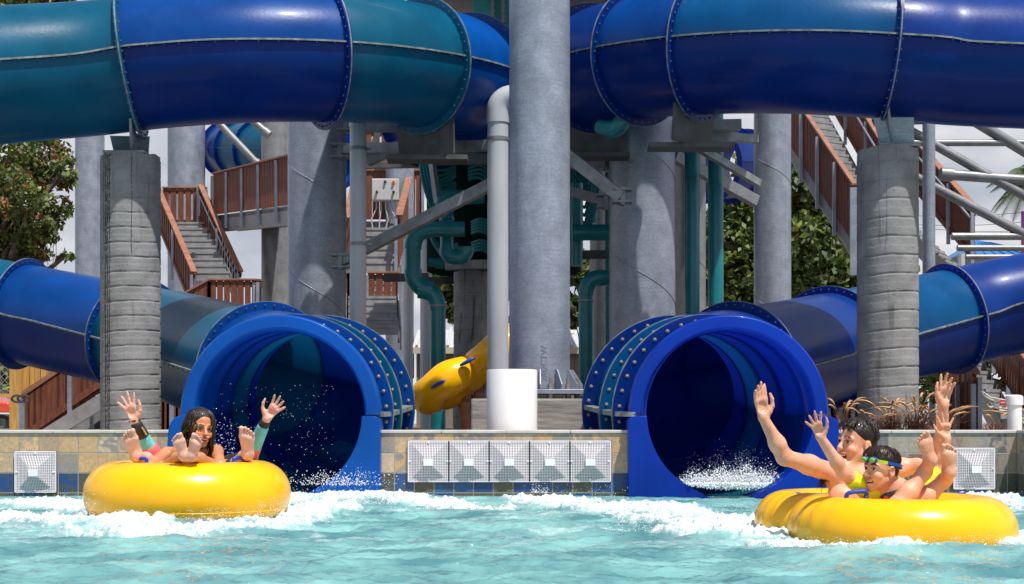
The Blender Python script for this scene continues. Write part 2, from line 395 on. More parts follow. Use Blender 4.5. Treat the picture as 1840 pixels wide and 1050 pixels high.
NM = ['first from the left', 'second from the left', 'third and middle one', 'fourth from the left', 'fifth, nearest the right slide']
G0['group'] = 'grates in the central pool wall'
for i in range(5):
    o = G0 if i == 0 else copy_tree(G0, ((X(770.5+72.4*i)-X(770.5)), 0, 0))
    o['label'] = 'white grate in the row of five on the tan wall, %s' % NM[i]; o['category'] = 'grate'; o['group'] = 'grates in the central pool wall'
b = MB(); y = WALLY-.003
x0, x1, z0, z1 = X(734), X(1096.5), cz-.157, cz+.157
o = copy_tree(G0, (X(65)-X(770.5), 0, EYE+(HOR-848)*WALLY/FPX-cz)); o['label'] = 'single white square grate on the left tiled wall beside the yellow raft'; o.pop('group', None) if 'group' in o else None
o = copy_tree(G0, (X(1749)-X(770.5), 0, EYE+(HOR-842)*WALLY/FPX-cz)); o['label'] = 'single white square grate on the grey tiled wall at the right'
if 'group' in o: del o['group']

# ------------------------------------------------------------------ water
gx, gy = np.meshgrid(np.linspace(-5.0, 5.0, 900), np.concatenate([np.linspace(4.2, 8.8, 560), np.linspace(8.8, 10.52, 150)[1:]]))
def px_of(x, y): return 920 + x*FPX/y, HOR + EYE*FPX/y
PXX, PYY = px_of(gx, gy)
def band(ax, ay, bx, by, w, soft=1.0):        # distance to a segment given by two floor points
    dx, dy = bx-ax, by-ay; t = np.clip(((gx-ax)*dx+(gy-ay)*dy)/(dx*dx+dy*dy), 0, 1)
    d = np.hypot(gx-(ax+t*dx), gy-(ay+t*dy)); return np.clip(1.35-d/w, 0, 1)
def fl(x, y):
    d = EYE*FPX/(y-HOR); return ((x-920)*d/FPX, d)
def bandp(x0, y0, x1, y1, w): return band(*fl(x0, y0), *fl(x1, y1), w)
foam = np.zeros_like(gx)
for a in ((-40, 935, 160, 940, .30), (150, 945, 300, 962, .26), (300, 962, 480, 952, .24), (480, 945, 620, 905, .22), (560, 893, 690, 893, .36), (640, 898, 850, 912, .25), (0, 905, 150, 915, .22),
          (160, 915, 340, 938, .26), (340, 938, 520, 925, .24), (520, 905, 700, 900, .3),
          (960, 895, 1130, 925, .28), (1080, 910, 1260, 945, .34), (1180, 930, 1380, 960, .30), (1230, 960, 1380, 972, .15), (1380, 982, 1600, 990, .10), (1600, 988, 1830, 978, .10), (1750, 890, 1840, 920, .2),
          (1000, 880, 1100, 878, .2), (1190, 872, 1420, 876, .35), (1810, 965, 1850, 990, .12)):
    foam = np.maximum(foam, bandp(*a))
nz = fbm(gx*5.5, gy*5.5, 3, 5, .62); nz2 = fbm(gx*22, gy*22, 9, 3, .7); nz3 = fbm(gx*2.0, gy*3.0, 21, 3)
fm = np.clip((foam*1.16 + (nz-.5)*2.6 + (nz2-.5)*1.5 - .50)*1.7, 0, 1)*np.clip(foam*3, 0, 1)
streak = np.clip((fbm(gx*2.2+nz*1.5, gy*6+nz*2, 31, 5, .6)-.54)*5, 0, 1)*.42
streak *= np.clip((9.9-gy)/1.0, 0, 1)*np.clip((gy-5.3)/1.5, .0, 1)
milk = np.maximum(fm, streak)
h = (fbm(gx*1.1, gy*1.8, 5, 3)-.5)*.075
def ridge(x, y, s): return 1-abs(2*fbm(x, y, s, 4, .5)-1)
h += (ridge(gx*2.6+nz3*.8, gy*4.6, 41)-.8)*.055 + (ridge(gx*7+1, gy*12, 51)-.8)*.020 + (vnoise(gx*26, gy*38, 61)-.5)*.006
h += fm*(.012 + .05*(nz-.4) + .045*(nz2-.5)) + foam*.010 + fm*(vnoise(gx*70, gy*70, 91)-.5)*.016 + fm*(vnoise(gx*38, gy*44, 93)-.5)*.026
edgef = np.clip((10.5-gy)/.25, .15, 1); h *= edgef
# rafts press the water down at their rims only slightly; crests pile up against them
h += .03*np.exp(-((gx-fl(338, 935)[0])**2/.35+(gy-7.25)**2/.02)) + .03*np.exp(-((gx-1.73)**2/.4+(gy-5.85)**2/.015))
nx_, ny_ = gx.shape[1], gx.shape[0]
co = np.stack([gx, gy, h], -1).reshape(-1, 3)
ii = np.arange(nx_*ny_).reshape(ny_, nx_)
q = np.stack([ii[:-1, :-1], ii[:-1, 1:], ii[1:, 1:], ii[1:, :-1]], -1).reshape(-1, 4)
me = bpy.data.meshes.new('pool_water'); me.vertices.add(len(co)); me.vertices.foreach_set('co', co.ravel())
me.loops.add(q.size); me.loops.foreach_set('vertex_index', q.ravel()); me.polygons.add(len(q)); me.polygons.foreach_set('loop_start', np.arange(0, q.size, 4)); me.polygons.foreach_set('loop_total', np.full(len(q), 4))
me.update(calc_edges=True)
at_ = me.attributes.new('foam', 'FLOAT', 'POINT'); at_.data.foreach_set('value', milk.ravel().astype(np.float32))
WM = bpy.data.materials.new('pool_water'); WM.use_nodes = True; nt = WM.node_tree; p = nt.nodes['Principled BSDF']; L = nt.links.new; N = nt.nodes.new
an = N('ShaderNodeAttribute'); an.attribute_name = 'foam'
tc = N('ShaderNodeTexCoord'); n1 = N('ShaderNodeTexNoise'); n1.inputs['Scale'].default_value = 2.2; n1.inputs['Detail'].default_value = 6; L(tc.outputs['Object'], n1.inputs['Vector'])
cr = N('ShaderNodeValToRGB'); cr.color_ramp.elements[0].position = .36; cr.color_ramp.elements[0].color = (.072, .200, .225, 1); cr.color_ramp.elements[1].position = .64; cr.color_ramp.elements[1].color = (.20, .42, .415, 1)
L(n1.outputs['Fac'], cr.inputs[0])
n4 = N('ShaderNodeTexNoise'); n4.inputs['Scale'].default_value = 70; n4.inputs['Detail'].default_value = 5; L(tc.outputs['Object'], n4.inputs['Vector'])
mr = N('ShaderNodeMapRange'); mr.inputs['From Min'].default_value = .35; mr.inputs['From Max'].default_value = .65; mr.inputs['To Min'].default_value = .35; mr.inputs['To Max'].default_value = 1.25; L(n4.outputs['Fac'], mr.inputs['Value'])
mu = N('ShaderNodeMath'); mu.operation = 'MULTIPLY'; mu.use_clamp = True; L(an.outputs['Fac'], mu.inputs[0]); L(mr.outputs[0], mu.inputs[1])
mxx = N('ShaderNodeMix'); mxx.data_type = 'RGBA'; L(mu.outputs[0], mxx.inputs[0]); L(cr.outputs[0], mxx.inputs[6]); mxx.inputs[7].default_value = (.68, .73, .75, 1); L(mxx.outputs[2], p.inputs['Base Color'])
rg = N('ShaderNodeMapRange'); rg.inputs['To Min'].default_value = .06; rg.inputs['To Max'].default_value = .6; L(mu.outputs[0], rg.inputs['Value']); L(rg.outputs[0], p.inputs['Roughness'])
p.inputs['IOR'].default_value = 1.33
mpn = N('ShaderNodeMapping'); mpn.inputs['Scale'].default_value = (1, 1.6, 1); L(tc.outputs['Object'], mpn.inputs['Vector'])
n5 = N('ShaderNodeTexNoise'); n5.inputs['Scale'].default_value = 16; n5.inputs['Detail'].default_value = 5; L(mpn.outputs[0], n5.inputs['Vector'])
bp = N('ShaderNodeBump'); bp.inputs['Strength'].default_value = .75; bp.inputs['Distance'].default_value = .018; L(n5.outputs['Fac'], bp.inputs['Height']); L(bp.outputs[0], p.inputs['Normal'])
me.materials.append(WM); me.polygons.foreach_set('use_smooth', [True]*len(me.polygons))
wo = bpy.data.objects.new('pool_water', me); COL.objects.link(wo); tag(wo, kind='structure')
WFAR = mat('far_pool_water', (.05, .30, .33), .08, var=.3, vscale=2, bump=.8, bscale=12, ior=1.33)
b = MB()                                                 # the rest of the pool round the rippled sheet
b.box((-15, 0, -.05), (20, 21, .08)); b.box((15, 0, -.05), (20, 21, .08)); b.box((0, -4.0, -.05), (9.99, 16.4, .08))
tag(b.build('pool_water_beyond', WFAR, smooth=0), kind='structure')

# spray: droplets thrown up from the foam crests and out of the slide mouths
DM = mat('spray_drops', (.78, .82, .85), .12, spec=.8)
def drops(name, label, pts):
    b = MB()
    for c, r in pts: b.ball(c, r, 5, sc=(1, 1, 1.15))
    o = b.build(name, DM, smooth=180); tag(o, label, 'water spray', kind='stuff'); return o
def sp(px0, px1, py0, py1, d0, d1, n, r0, r1, pw=2.4):
    out = []; n = int(n*1.6); r0 *= .5; r1 *= .62
    for _ in range(n):
        x = random.uniform(px0, px1); t = random.random()**pw; y = py1 + (py0-py1)*t; d = random.uniform(d0, d1)
        out.append((at(x, y, d), random.uniform(r0, r1)*(1-.5*t)))
    return out
P = []
for (x0, x1, y0, y1, d0, d1, n) in ((20, 170, 880, 935, 7.4, 8.4, 260), (160, 330, 915, 950, 7.1, 7.35, 420), (330, 470, 912, 950, 7.1, 7.35, 420), (460, 560, 895, 940, 7.2, 8, 320), (520, 700, 872, 905, 8.6, 10, 420), (700, 860, 893, 915, 8.2, 9.2, 150), (150, 200, 840, 930, 7.3, 7.9, 30)):
    P += sp(x0, x1, y0, y1, d0, d1, n, .0022, .0062)
drops('foam_spray', 'white foam and flying drops along the wake round the left yellow raft', P)
P = []
for (x0, x1, y0, y1, d0, d1, n) in ((940, 1130, 868, 920, 8.2, 9.6, 300), (1080, 1370, 905, 955, 6.7, 8, 650), (1370, 1600, 965, 985, 5.85, 6.0, 260), (1600, 1830, 962, 982, 5.85, 6.0, 260), (955, 985, 862, 885, 9.8, 10.1, 80), (1750, 1850, 880, 905, 8, 9.5, 120)):
    P += sp(x0, x1, y0, y1, d0, d1, n, .0022, .0060)
drops('foam_spray', 'white foam and flying drops of the broken wake leading to the right yellow raft', P)
P = []
for _ in range(9000):
    x = random.gauss(1318, 56); low = random.random() < .62
    if not 1205 < x < 1428: continue
    e = max(.12, 1-((x-1318)/118)**2)*(.88+.22*math.sin(x*.09)*math.sin(x*.043+1))
    t = abs(random.gauss(0, .19 if low else .40)); y = (871 + random.uniform(0, 9)*max(0, 1-((x-1322)/95)**2) + random.gauss(0, 1.5)) - (86 if low else 80)*t*e; 
    if abs(x-1308) > math.sqrt(max(0, 146**2-(y-745)**2)): continue
    P.append((at(x, y, random.uniform(10.25, 10.5) if y > 868 else random.uniform(10.35, 11.0)), random.uniform(.0025, .007) if low else random.uniform(.0010, .0032)*(1-.4*min(1, t))))
drops('mouth_splash', 'burst of white splash water in the mouth of the right slide', P)
P = [(at(random.uniform(385, 600), random.uniform(690, 870), random.uniform(8.6, 10.2)), random.uniform(.0008, .0022)) for _ in range(200)]
P += [(at(random.gauss(400, 22), random.gauss(800, 25), random.uniform(8.3, 9.3)), random.uniform(.001, .0028)) for _ in range(200)]
P += [(at(random.gauss(610, 45), 872-abs(random.gauss(0, 12)), random.uniform(9.3, 10.1)), random.uniform(.001, .004)) for _ in range(700)]
drops('mouth_splash', 'scattered bright drops in front of the dark mouth of the left slide', P)
# ------------------------------------------------------------------ tube slides
class Path:
    def __init__(s, pts, n=16):
        s.p = catmull(pts, n); s.d = [0]
        for a, b in zip(s.p[:-1], s.p[1:]): s.d.append(s.d[-1]+(b-a).length)
        s.L = s.d[-1]
    def at(s, u):
        u = max(0, min(s.L-1e-6, u)); i = max(0, min(len(s.p)-2, int(np.searchsorted(s.d, u))-1))
        t = (u-s.d[i])/max(1e-9, s.d[i+1]-s.d[i]); p = s.p[i].lerp(s.p[i+1], t)
        e = .12
        return p
    def frame(s, u):
        a = s.at(max(0, u-.12)); b = s.at(min(s.L, u+.12)); t = (b-a).normalized()
        sd = t.cross(V((0, 0, 1))).normalized(); return s.at(u), t, sd, sd.cross(t)
    def nearest(s, px, py=None, lo=0, hi=None):     # arc length at which the centre line passes photo column px
        best = (1e9, 0); hi = hi or s.L
        u = lo
        while u <= hi:
            c = s.at(u); x = 920+c.x*FPX/c.y; e = abs(x-px)
            if e < best[0]: best = (e, u)
            u += .02
        return best[1]
def annulus(b, c, t, sd, up, r0, r1, th, n=72, m=0, a0=0, a1=2*PI):
    full = abs(a1-a0-2*PI) < 1e-6; k = n if full else n+1; vs = []
    for off in (-th/2, th/2):
        for r in (r0, r1):
            for j in range(k):
                q = a0+(a1-a0)*j/n; vs.append(c+t*off+(sd*math.cos(q)+up*math.sin(q))*r)
    fs = []
    def I(l, j): return l*k+(j % k)
    for j in range(n):
        j2 = j+1
        fs += [(I(0,j),I(0,j2),I(1,j2),I(1,j)), (I(2,j),I(3,j),I(3,j2),I(2,j2)), (I(1,j),I(1,j2),I(3,j2),I(3,j)), (I(0,j),I(2,j),I(2,j2),I(0,j2))]
    if not full: fs += [(I(0,0),I(1,0),I(3,0),I(2,0)), (I(0,n),I(2,n),I(3,n),I(1,n))]
    b.add(vs, fs, m)
R_OUT, R_IN, R_FL = .665, .635, .745
def segment(root, P, u0, u1, mu, ml, seam=True, flange0=None, flange1=None, bolts=True, worn=True, scale=1, nb=44):
    ro, ri, rf = R_OUT*scale, R_IN*scale, R_FL*scale
    b = MB(); n = 64; k = max(3, int((u1-u0)/.12)); vs = []
    for i in range(k+1):
        c, t, sd, up = P.frame(u0+(u1-u0)*i/k)
        for r in (ro, ri):
            for j in range(n):
                a = 2*PI*j/n; vs.append(c+(sd*math.cos(a)+up*math.sin(a))*r)
    b.v = [tuple(q) for q in vs]
    for i in range(k):
        for j in range(n):
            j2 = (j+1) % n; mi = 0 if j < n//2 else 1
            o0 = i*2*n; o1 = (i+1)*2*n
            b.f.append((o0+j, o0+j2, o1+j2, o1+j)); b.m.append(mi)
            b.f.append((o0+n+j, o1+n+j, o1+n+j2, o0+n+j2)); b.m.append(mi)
    sg = b.build('tube_segment', [M[mu], M[ml]], root, smooth=60)  # darker lower-half colour mostly stands for shade under the tube
    if seam:
        for s_ in (1, -1):
            w = MB(); vs = []; kk = k
            for i in range(kk+1):
                c, t, sd, up = P.frame(u0+.02+(u1-u0-.04)*i/kk)
                for (rr, zz) in ((ro-.005, .009), (ro+.036*scale, .009), (ro+.036*scale, -.009), (ro-.005, -.009)):
                    vs.append(c+sd*s_*rr+up*zz)
            w.v = [tuple(q) for q in vs]
            for i in range(kk):
                for j in range(4):
                    j2 = (j+1) % 4; q = (i*4+j, i*4+j2, (i+1)*4+j2, (i+1)*4+j); w.f.append(q if s_ > 0 else q[::-1]); w.m.append(0 if j == 2 else 1)
            if bolts:
                x = u0+.1
                while x < u1-.05:
                    c, t, sd, up = P.frame(x); w.ball(c+sd*s_*(ro+.024)-up*.020, .009*scale, 5, m=2); x += .16
            w.build('seam_rib', [M[ml], M['worn'] if worn else M[mu], M['boltd']], sg, smooth=0)
    for u, col in ((u0, flange0), (u1, flange1)):
        if col is None: continue
        c, t, sd, up = P.frame(u); f = MB()
        annulus(f, c, t, sd, up, ro-.003, rf, .034, 80)
        annulus(f, c, t, sd, up, rf, rf+.006, .012, 80, 1)
        if bolts:
            for j in range(nb):
                a = 2*PI*(j+.5)/nb; q = (sd*math.cos(a)+up*math.sin(a))*(ro+.045*scale)
                for s_ in (-1, 1): f.ball(c+q+t*s_*.024, .0105*scale, 5, m=2)
        f.build('flange', [M[col], M['worn'] if worn else M[col], M['boltd']], sg, smooth=40)
    return sg

def slide(name, label, pts, cuts, group=None, **kw):
    P = Path(pts); t = thing(name, pts[0], label, 'water slide', group)
    return P, t

# ---- upper slides: the left one comes in from the left and bends back behind the pillar
def arcpts(cx, cy, R, a0, a1, n, z0, z1):
    return [V((cx+R*math.cos(a), cy+R*math.sin(a), z0+(z1-z0)*i/n)) for i, a in ((i, a0+(a1-a0)*i/n) for i in range(n+1))]
UL = [V((-10.2, 12.1, 2.95)), V((-7.4, 12.95, 3.50)), V((-5.3, 13.80, 3.94)), V((-4.3, 14.22, 4.13))] + \
     arcpts(-3.55, 17.55, 3.22, math.radians(-90), math.radians(45), 9, 4.24, 4.92)
PU, tU = slide('tube_slide', 'upper enclosed tube slide in teal and blue sections crossing the top left of the picture', UL, None)
def run(P, t, marks, cols, **kw):
    for i, (a, b_) in enumerate(zip(marks[:-1], marks[1:])):
        cu, cl, fl_ = cols[i]
        segment(t, P, a, b_, cu, cl, flange1=fl_, **kw)
u245 = PU.nearest(236, hi=9); u560 = PU.nearest(582, hi=12); u740 = PU.nearest(752, hi=12)
print('UL', u245, u560, u740, PU.L)
run(PU, tU, [0, u245-2.7, u245, u560, u740, u740+1.05, u740+2.4, PU.L], [('blue','royal','royal'), ('teal','teal','teal'), ('blue','royal','royal'), ('teal','teal','teal'), ('ltip','blue','blue'), ('blue','blue','blue'), ('blue','royal','royal')])  # royal below blue: underside shade put into the lower half's colour
UR = [V((10.6, 12.1, 3.35)), V((8.2, 12.9, 3.80)), V((5.9, 13.95, 4.12)), V((4.6, 14.33, 4.26))] + \
     [V((3.9-3.22*math.cos(a), 17.55+3.22*math.sin(a), 4.32+.75*i/9)) for i, a in ((i, math.radians(90+180)+0) for i in range(0))]
for i in range(10):
    a = math.radians(-90-15*i); UR.append(V((3.95+3.22*math.cos(a), 17.55+3.22*math.sin(a), 4.32+.72*i/9)))
PR, tR = slide('tube_slide', 'upper tube slide in cobalt and sea blue sections crossing the top right', UR, None)
v1590 = PR.nearest(1594, hi=12); v1230 = PR.nearest(1262, hi=12); v1110 = PR.nearest(1152, hi=13)
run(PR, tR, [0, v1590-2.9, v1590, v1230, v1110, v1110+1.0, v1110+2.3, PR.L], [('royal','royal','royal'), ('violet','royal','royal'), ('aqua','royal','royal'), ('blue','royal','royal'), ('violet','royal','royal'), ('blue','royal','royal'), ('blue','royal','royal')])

# ---- lower slides that end at the pool
def exit_slide(side, ex, pts, marks_px, cols, lip, label, flcols):
    P = Path(pts); t = thing('pool_slide', (pts[0][0], pts[0][1], 0), label, 'water slide')
    marks = [.0, .40, .78, 1.32]
    prev = marks[-1]
    for px in marks_px:
        u = P.nearest(px, lo=prev+.4); marks.append(u); prev = u
    marks.append(P.L)
    print('exit', side, [round(q, 2) for q in marks], round(P.L, 2))
    for i, (a, b_) in enumerate(zip(marks[:-1], marks[1:])):
        cu, cl = cols[i]
        big = i < 3
        sg = segment(t, P, a, b_, cu, cl, flange1=None if big else flcols[i], bolts=not big)
        if big:
            c, tt, sd, up = P.frame(b_); f = MB(); annulus(f, c, tt, sd, up, R_OUT-.003, .775, .05, 96); annulus(f, c, tt, sd, up, .775, .780, .014, 96, 1)
            fo = f.build('flange', [M[flcols[i]], M['worn']], sg, smooth=40)
            proto = None
            for j in range(38):
                a_ = 2*PI*(j+.5)/38; q = c+(sd*math.cos(a_)+up*math.sin(a_))*.728-tt*.030
                if proto is None:
                    k = MB(); k.ball(q, .0105, 8); k.cyl(q+tt*.010, q-tt*.001, .015, 10); proto = k.build('bolt', M['bolt'], t); p0 = q; base = V(proto.location)
                else:
                    o = proto.copy(); COL.objects.link(o); o.location = base+(q-p0); ORG[o.name] = ORG[proto.name]
    # mouth lip: a smooth rolled half ring, with a cheek panel running down to the water
    c, tt, sd, up = P.frame(0); fw = -tt
    sd = V((1, 0, 0)); up = V((0, 0, 1)); fw = V((0, -1, 0)); c = V((ex.x, WALLY-.02, ex.z))
    f = MB(); n = 72; prof = [(.622, .10), (.632, -.025), (.648, -.045), (.732, -.045), (.744, -.02), (.736, .25)]
    vs = []
    for j in range(n+1):
        a_ = PI*j/n
        for r, y in prof: vs.append(c+(sd*math.cos(a_)+up*math.sin(a_))*r-fw*y)
    k = len(prof); fs = [(j*k+i, j*k+i+1, (j+1)*k+i+1, (j+1)*k+i) for j in range(n) for i in range(k-1)]
    fs += [tuple(range(k)), tuple(reversed(range(n*k, n*k+k)))]
    f.add(vs, fs); f.build('mouth_lip', M[lip], t, smooth=50, bevel=.004)
    for s_ in (1, -1):
        f = MB(); poly_in = []; zt = -.012
        a0 = math.asin(zt/.62)
        for j in range(25):
            a_ = -PI*.5*j/24*1.0; poly_in.append((.618*math.cos(a_), min(zt, .618*math.sin(a_))))
        outer = [(.72, -1.2), (.748, -.25), (.765, -.05), (.748, zt)] if True else None
        out2 = [(.748+ (.05 if side*s_ > 0 and side > 0 else .0), -.20), (.735+(.055 if side*s_ > 0 and side > 0 else 0), zt-.03), (.70, zt)]
        poly = [(q[0]*s_, q[1]) for q in poly_in] + [(.0, -1.1), (.748*s_, -1.1)] + [(q[0]*s_, q[1]) for q in out2]
        # the panel is a strip: inner arc to the outer boundary
        strip = []; m_ = 24
        ob = [(.70, zt), (.735, zt-.015), (.75, zt-.05), (.752, -.30), (.752, -.62)]
        if side > 0 and s_ > 0: ob = [(.72, zt), (.775, zt-.02), (.80, zt-.06), (.80, -.30), (.80, -.62)]
        obp = catmull([V((x, 0, z)) for x, z in ob], 6); m_ = len(obp)-1
        for yo in (-.11, .18):
            for j in range(m_+1):
                z = obp[j].z; zi = max(-.60, z); xi = math.sqrt(max(0, .618**2-zi*zi))
                bl = min(1, max(0, (-.30-z)/.3)); y2 = yo*(1) 
                strip.append(c+sd*s_*xi+up*z-fw*y2); strip.append(c+sd*s_*obp[j].x+up*z-fw*y2)
        w2 = 2; off = (m_+1)*2; fs = []
        for j in range(m_):
            a_, b_, d_, e_ = 2*j, 2*j+1, 2*j+3, 2*j+2
            fs.append((a_, b_, d_, e_)); fs.append((off+e_, off+d_, off+b_, off+a_))
            fs.append((b_, off+b_, off+d_, d_)); fs.append((a_, e_, off+e_, off+a_))
        fs.append((0, off, off+1, 1)); fs.append((2*m_, 2*m_+1, off+2*m_+1, off+2*m_))
        f.add(strip, fs); bm_ = f.build('mouth_cheek', M[lip], t, smooth=50, bevel=.012)
    # flat side ledges where the halves are bolted, dull metal
    for s_ in (1, -1):
        f = MB()
        for a, b_ in zip(marks[:3], marks[1:4]):
            c0, t0, s0, u0 = P.frame(a+.03); c1, t1, s1, u1 = P.frame(b_-.03)
            q = [c0+s0*s_*.66, c0+s0*s_*.765, c1+s1*s_*.765, c1+s1*s_*.66]
            f.prism([v-V((0, 0, .018)) for v in q], (0, 0, .036))
        f.build('side_ledge', M['worn'], t, smooth=0)
    # water running down the inside of the mouth
    f = MB(); vs = []; kk = 26; nn = 22
    for i in range(kk+1):
        cc, t0, s0, u0 = P.frame(i*.11)
        for j in range(nn+1):
            a_ = -PI/2+(j/nn-.5)*1.25; vs.append(cc+(s0*math.cos(a_)+u0*math.sin(a_))*(R_IN-.012-.006*random.random()))
    fs = [(i*(nn+1)+j, (i+1)*(nn+1)+j, (i+1)*(nn+1)+j+1, i*(nn+1)+j+1) for i in range(kk) for j in range(nn)]
    f.add(vs, fs); f.build('water_film', M['film'], t, smooth=180)
    return P, t
M['film'] = mat('running_water', (.01, .12, .17), .05, bump=.8, bscale=14, var=.5, vscale=5, ior=1.33)
exR = V(((1308-920)/240, WALLY, EYE+16/240)); exL = V(((505-920)/240, WALLY, EYE+16/240))
RP = [exR+V((0, .06, 0)), V((1.50, 11.1, .62)), V((1.36, 11.9, .68)), V((1.40, 12.9, .80)), V((1.80, 14.1, .97)), V((2.66, 15.4, 1.16)), V((4.0, 17.3, 1.50)), V((4.9, 18.2, 1.72)), V((5.9, 18.75, 1.94)), V((6.95, 18.9, 2.17)), V((9.5, 18.6, 2.6))]
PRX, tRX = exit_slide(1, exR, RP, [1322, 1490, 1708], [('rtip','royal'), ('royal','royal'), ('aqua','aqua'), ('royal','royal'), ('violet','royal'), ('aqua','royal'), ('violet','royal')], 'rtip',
           'cobalt blue tube slide opening into the pool at the right, splash in its mouth', ['royal', 'aqua', 'royal', 'royal', 'royal', 'royal', 'royal'])
LP = [exL+V((0, .06, 0)), V((-1.68, 11.1, .62)), V((-1.60, 11.9, .68)), V((-1.72, 12.9, .80)), V((-2.15, 13.7, .95)), V((-2.85, 14.9, 1.12)), V((-3.98, 16.75, 1.44)), V((-4.85, 17.7, 1.64)), V((-5.9, 18.4, 1.87)), V((-7.0, 18.75, 2.09)), V((-9.8, 18.6, 2.6))]
PLX, tLX = exit_slide(-1, exL, LP, [478, 250, 42], [('ltip','royal'), ('blue','royal'), ('teal','teal'), ('blue','royal'), ('teal','teal'), ('blue','royal'), ('teal','royal')], 'ltip',  # royal below blue paints the shaded underside of the tube
           'blue and teal tube slide opening into the pool at the left behind the girl', ['blue', 'teal', 'blue', 'blue', 'blue', 'blue', 'blue'])

# blue curved fin of the left mouth that shows behind the girl
f = MB(); q = catmull([at(300, 800, 10.3), at(303, 768, 10.3), at(312, 752, 10.3), at(330, 744, 10.3)], 6)
poly = q+[at(345, 744, 10.3), at(345, 880, 10.3), at(300, 880, 10.3)]
f.prism(poly, (0, .12, 0)); f.build('side_fin', M['ltip'], tLX, smooth=40, bevel=.01)

# ---- small far tube slides seen between the supports
def far_slide(pts, label, cols, flc, yellow=None, r=1.22):
    P = Path(pts); t = thing('tube_slide', (pts[0].x, pts[0].y, pts[0].z-1), label, 'water slide')
    n = len(cols)
    for i, c in enumerate(cols):
        segment(t, P, P.L*i/n, P.L*(i+1)/n, c, c, flange0=flc if i == 0 else None, flange1=flc, bolts=False, worn=False, scale=r)
    return t
far_slide([at(412, 270, 43), at(436, 270, 41.5), at(480, 272, 39.5), at(600, 282, 37)], 'small distant tube slide end in blue and teal above the brown walkway rail', ['blue', 'teal', 'teal', 'blue'], 'royal')
far_slide([at(438, 256, 45), at(465, 254, 46.5), at(520, 250, 48)], 'yellow tube slide section peeping over the distant blue tube', ['yellowslide', 'yellowslide'], 'yellowslide')
far_slide([at(1270, 296, 33), at(1310, 297, 34), at(1340, 298, 35.5), at(1362, 300, 38)], 'distant dark blue tube slide glimpsed right of the teal pipes', ['royal', 'blue', 'royal', 'royal'], 'royal')
far_slide([at(1035, 335, 30), at(1060, 345, 28), at(1110, 355, 25.5)], 'shaded blue tube slide glimpsed between the central pillar and the wide grey pillar', ['blue', 'royal'], 'royal')
# ------------------------------------------------------------------ round steel pillars
def pillar(px0, px1, d, ytop, ybot, label, seams=(), m='galv', group=None, name='steel_pillar', cat='pillar'):
    r = (px1-px0)/2*d/FPX; x = ((px0+px1)/2-920)*d/FPX; z1 = EYE+(HOR-ytop)*d/FPX; z0 = EYE+(HOR-ybot)*d/FPX
    t = thing(name, (x, d, z0), label, cat, group)
    b = MB(); b.lathe([(0, z0), (r, z0), (r, z1), (0, z1)], (x, d, 0), 64); b.build('shaft', M[m], t, smooth=40)
    for zs in seams:                                  # spiral weld
        w = MB(); pts = []
        for i in range(49):
            a = math.radians(-200)+2*PI*i/48*1.0; pts.append((x+(r+.001)*math.cos(a), d+(r+.001)*math.sin(a), zs-(i/48-.5)*2.0*r*1.9))
        w.tube(pts, .0055, 5); w.build('spiral_weld', M[m], t)
    return t, x, r, z0, z1
# central pillar with base plate on a concrete footing
d = 14.0
tP, xP, rP, z0, z1 = pillar(915, 1024, d, -60, 700, 'tall galvanised steel pillar in the middle, bolted to a concrete footing', ())
zp = EYE+(HOR-702)*d/FPX
b = MB(); b.box((xP, d, zp-.02), (1.42*rP*2+.03, 1.42*rP*2, .045)); b.build('base_plate', M['galv'], tP, bevel=.004)
for ang in (-90, -60, -120, -30, -5, -150, -175, 30, 90, 150):
    a = math.radians(ang); u = V((math.cos(a), math.sin(a), 0)); s = V((-u.y, u.x, 0)); o = V((xP, d, zp+.003))
    e = .13 if abs(ang+90) > 70 else .125
    poly = [o+u*(rP-.005), o+u*(rP+e), o+u*(rP+e)+V((0,0,.05)), o+u*(rP+.035)+V((0,0,.20)), o+u*(rP-.005)+V((0,0,.20))]
    g = MB(); g.prism([q-s*.007 for q in poly], s*.014); g.build('gusset', M['galv'], tP, smooth=0, bevel=.002)
for ang in (-75, -45, -105, -135, -18, -162):
    a = math.radians(ang); x, y = xP+math.cos(a)*(rP+.085), d+math.sin(a)*(rP+.085)
    g = MB(); g.cyl((x, y, zp-.09), (x, y, zp+.115), .017, 10); g.cyl((x, y, zp+.003), (x, y, zp+.055), .03, 6); g.cyl((x, y, zp-.085), (x, y, zp-.045), .03, 6)
    g.build('anchor_bolt', M['bolt'], tP)
FC = mat('rough_form_concrete', (.27, .255, .235), .85, var=.35, vscale=5, bump=.4, bscale=25, stretch=(.6, 1, 6))
zt = EYE+(HOR-715)*d/FPX
g = MB(); x0, x1 = (846-920)*13.4/FPX, (1071-920)*13.4/FPX
g.add([(x0, 13.4, .40), (x1-.03, 13.4, .40), (x1-.03, 15.1, .40), (x0, 15.1, .40), (x0, 13.4, zt-.02), (x1+.04, 13.4, zt-.02), (x1+.04, 15.1, zt-.02), (x0, 15.1, zt-.02)],
      [(0,3,2,1),(4,5,6,7),(0,1,5,4),(1,2,6,5),(2,3,7,6),(3,0,4,7)])
tag(g.build('concrete_footing', FC, smooth=0, bevel=.018), 'rough concrete footing block under the central steel pillar', 'footing')
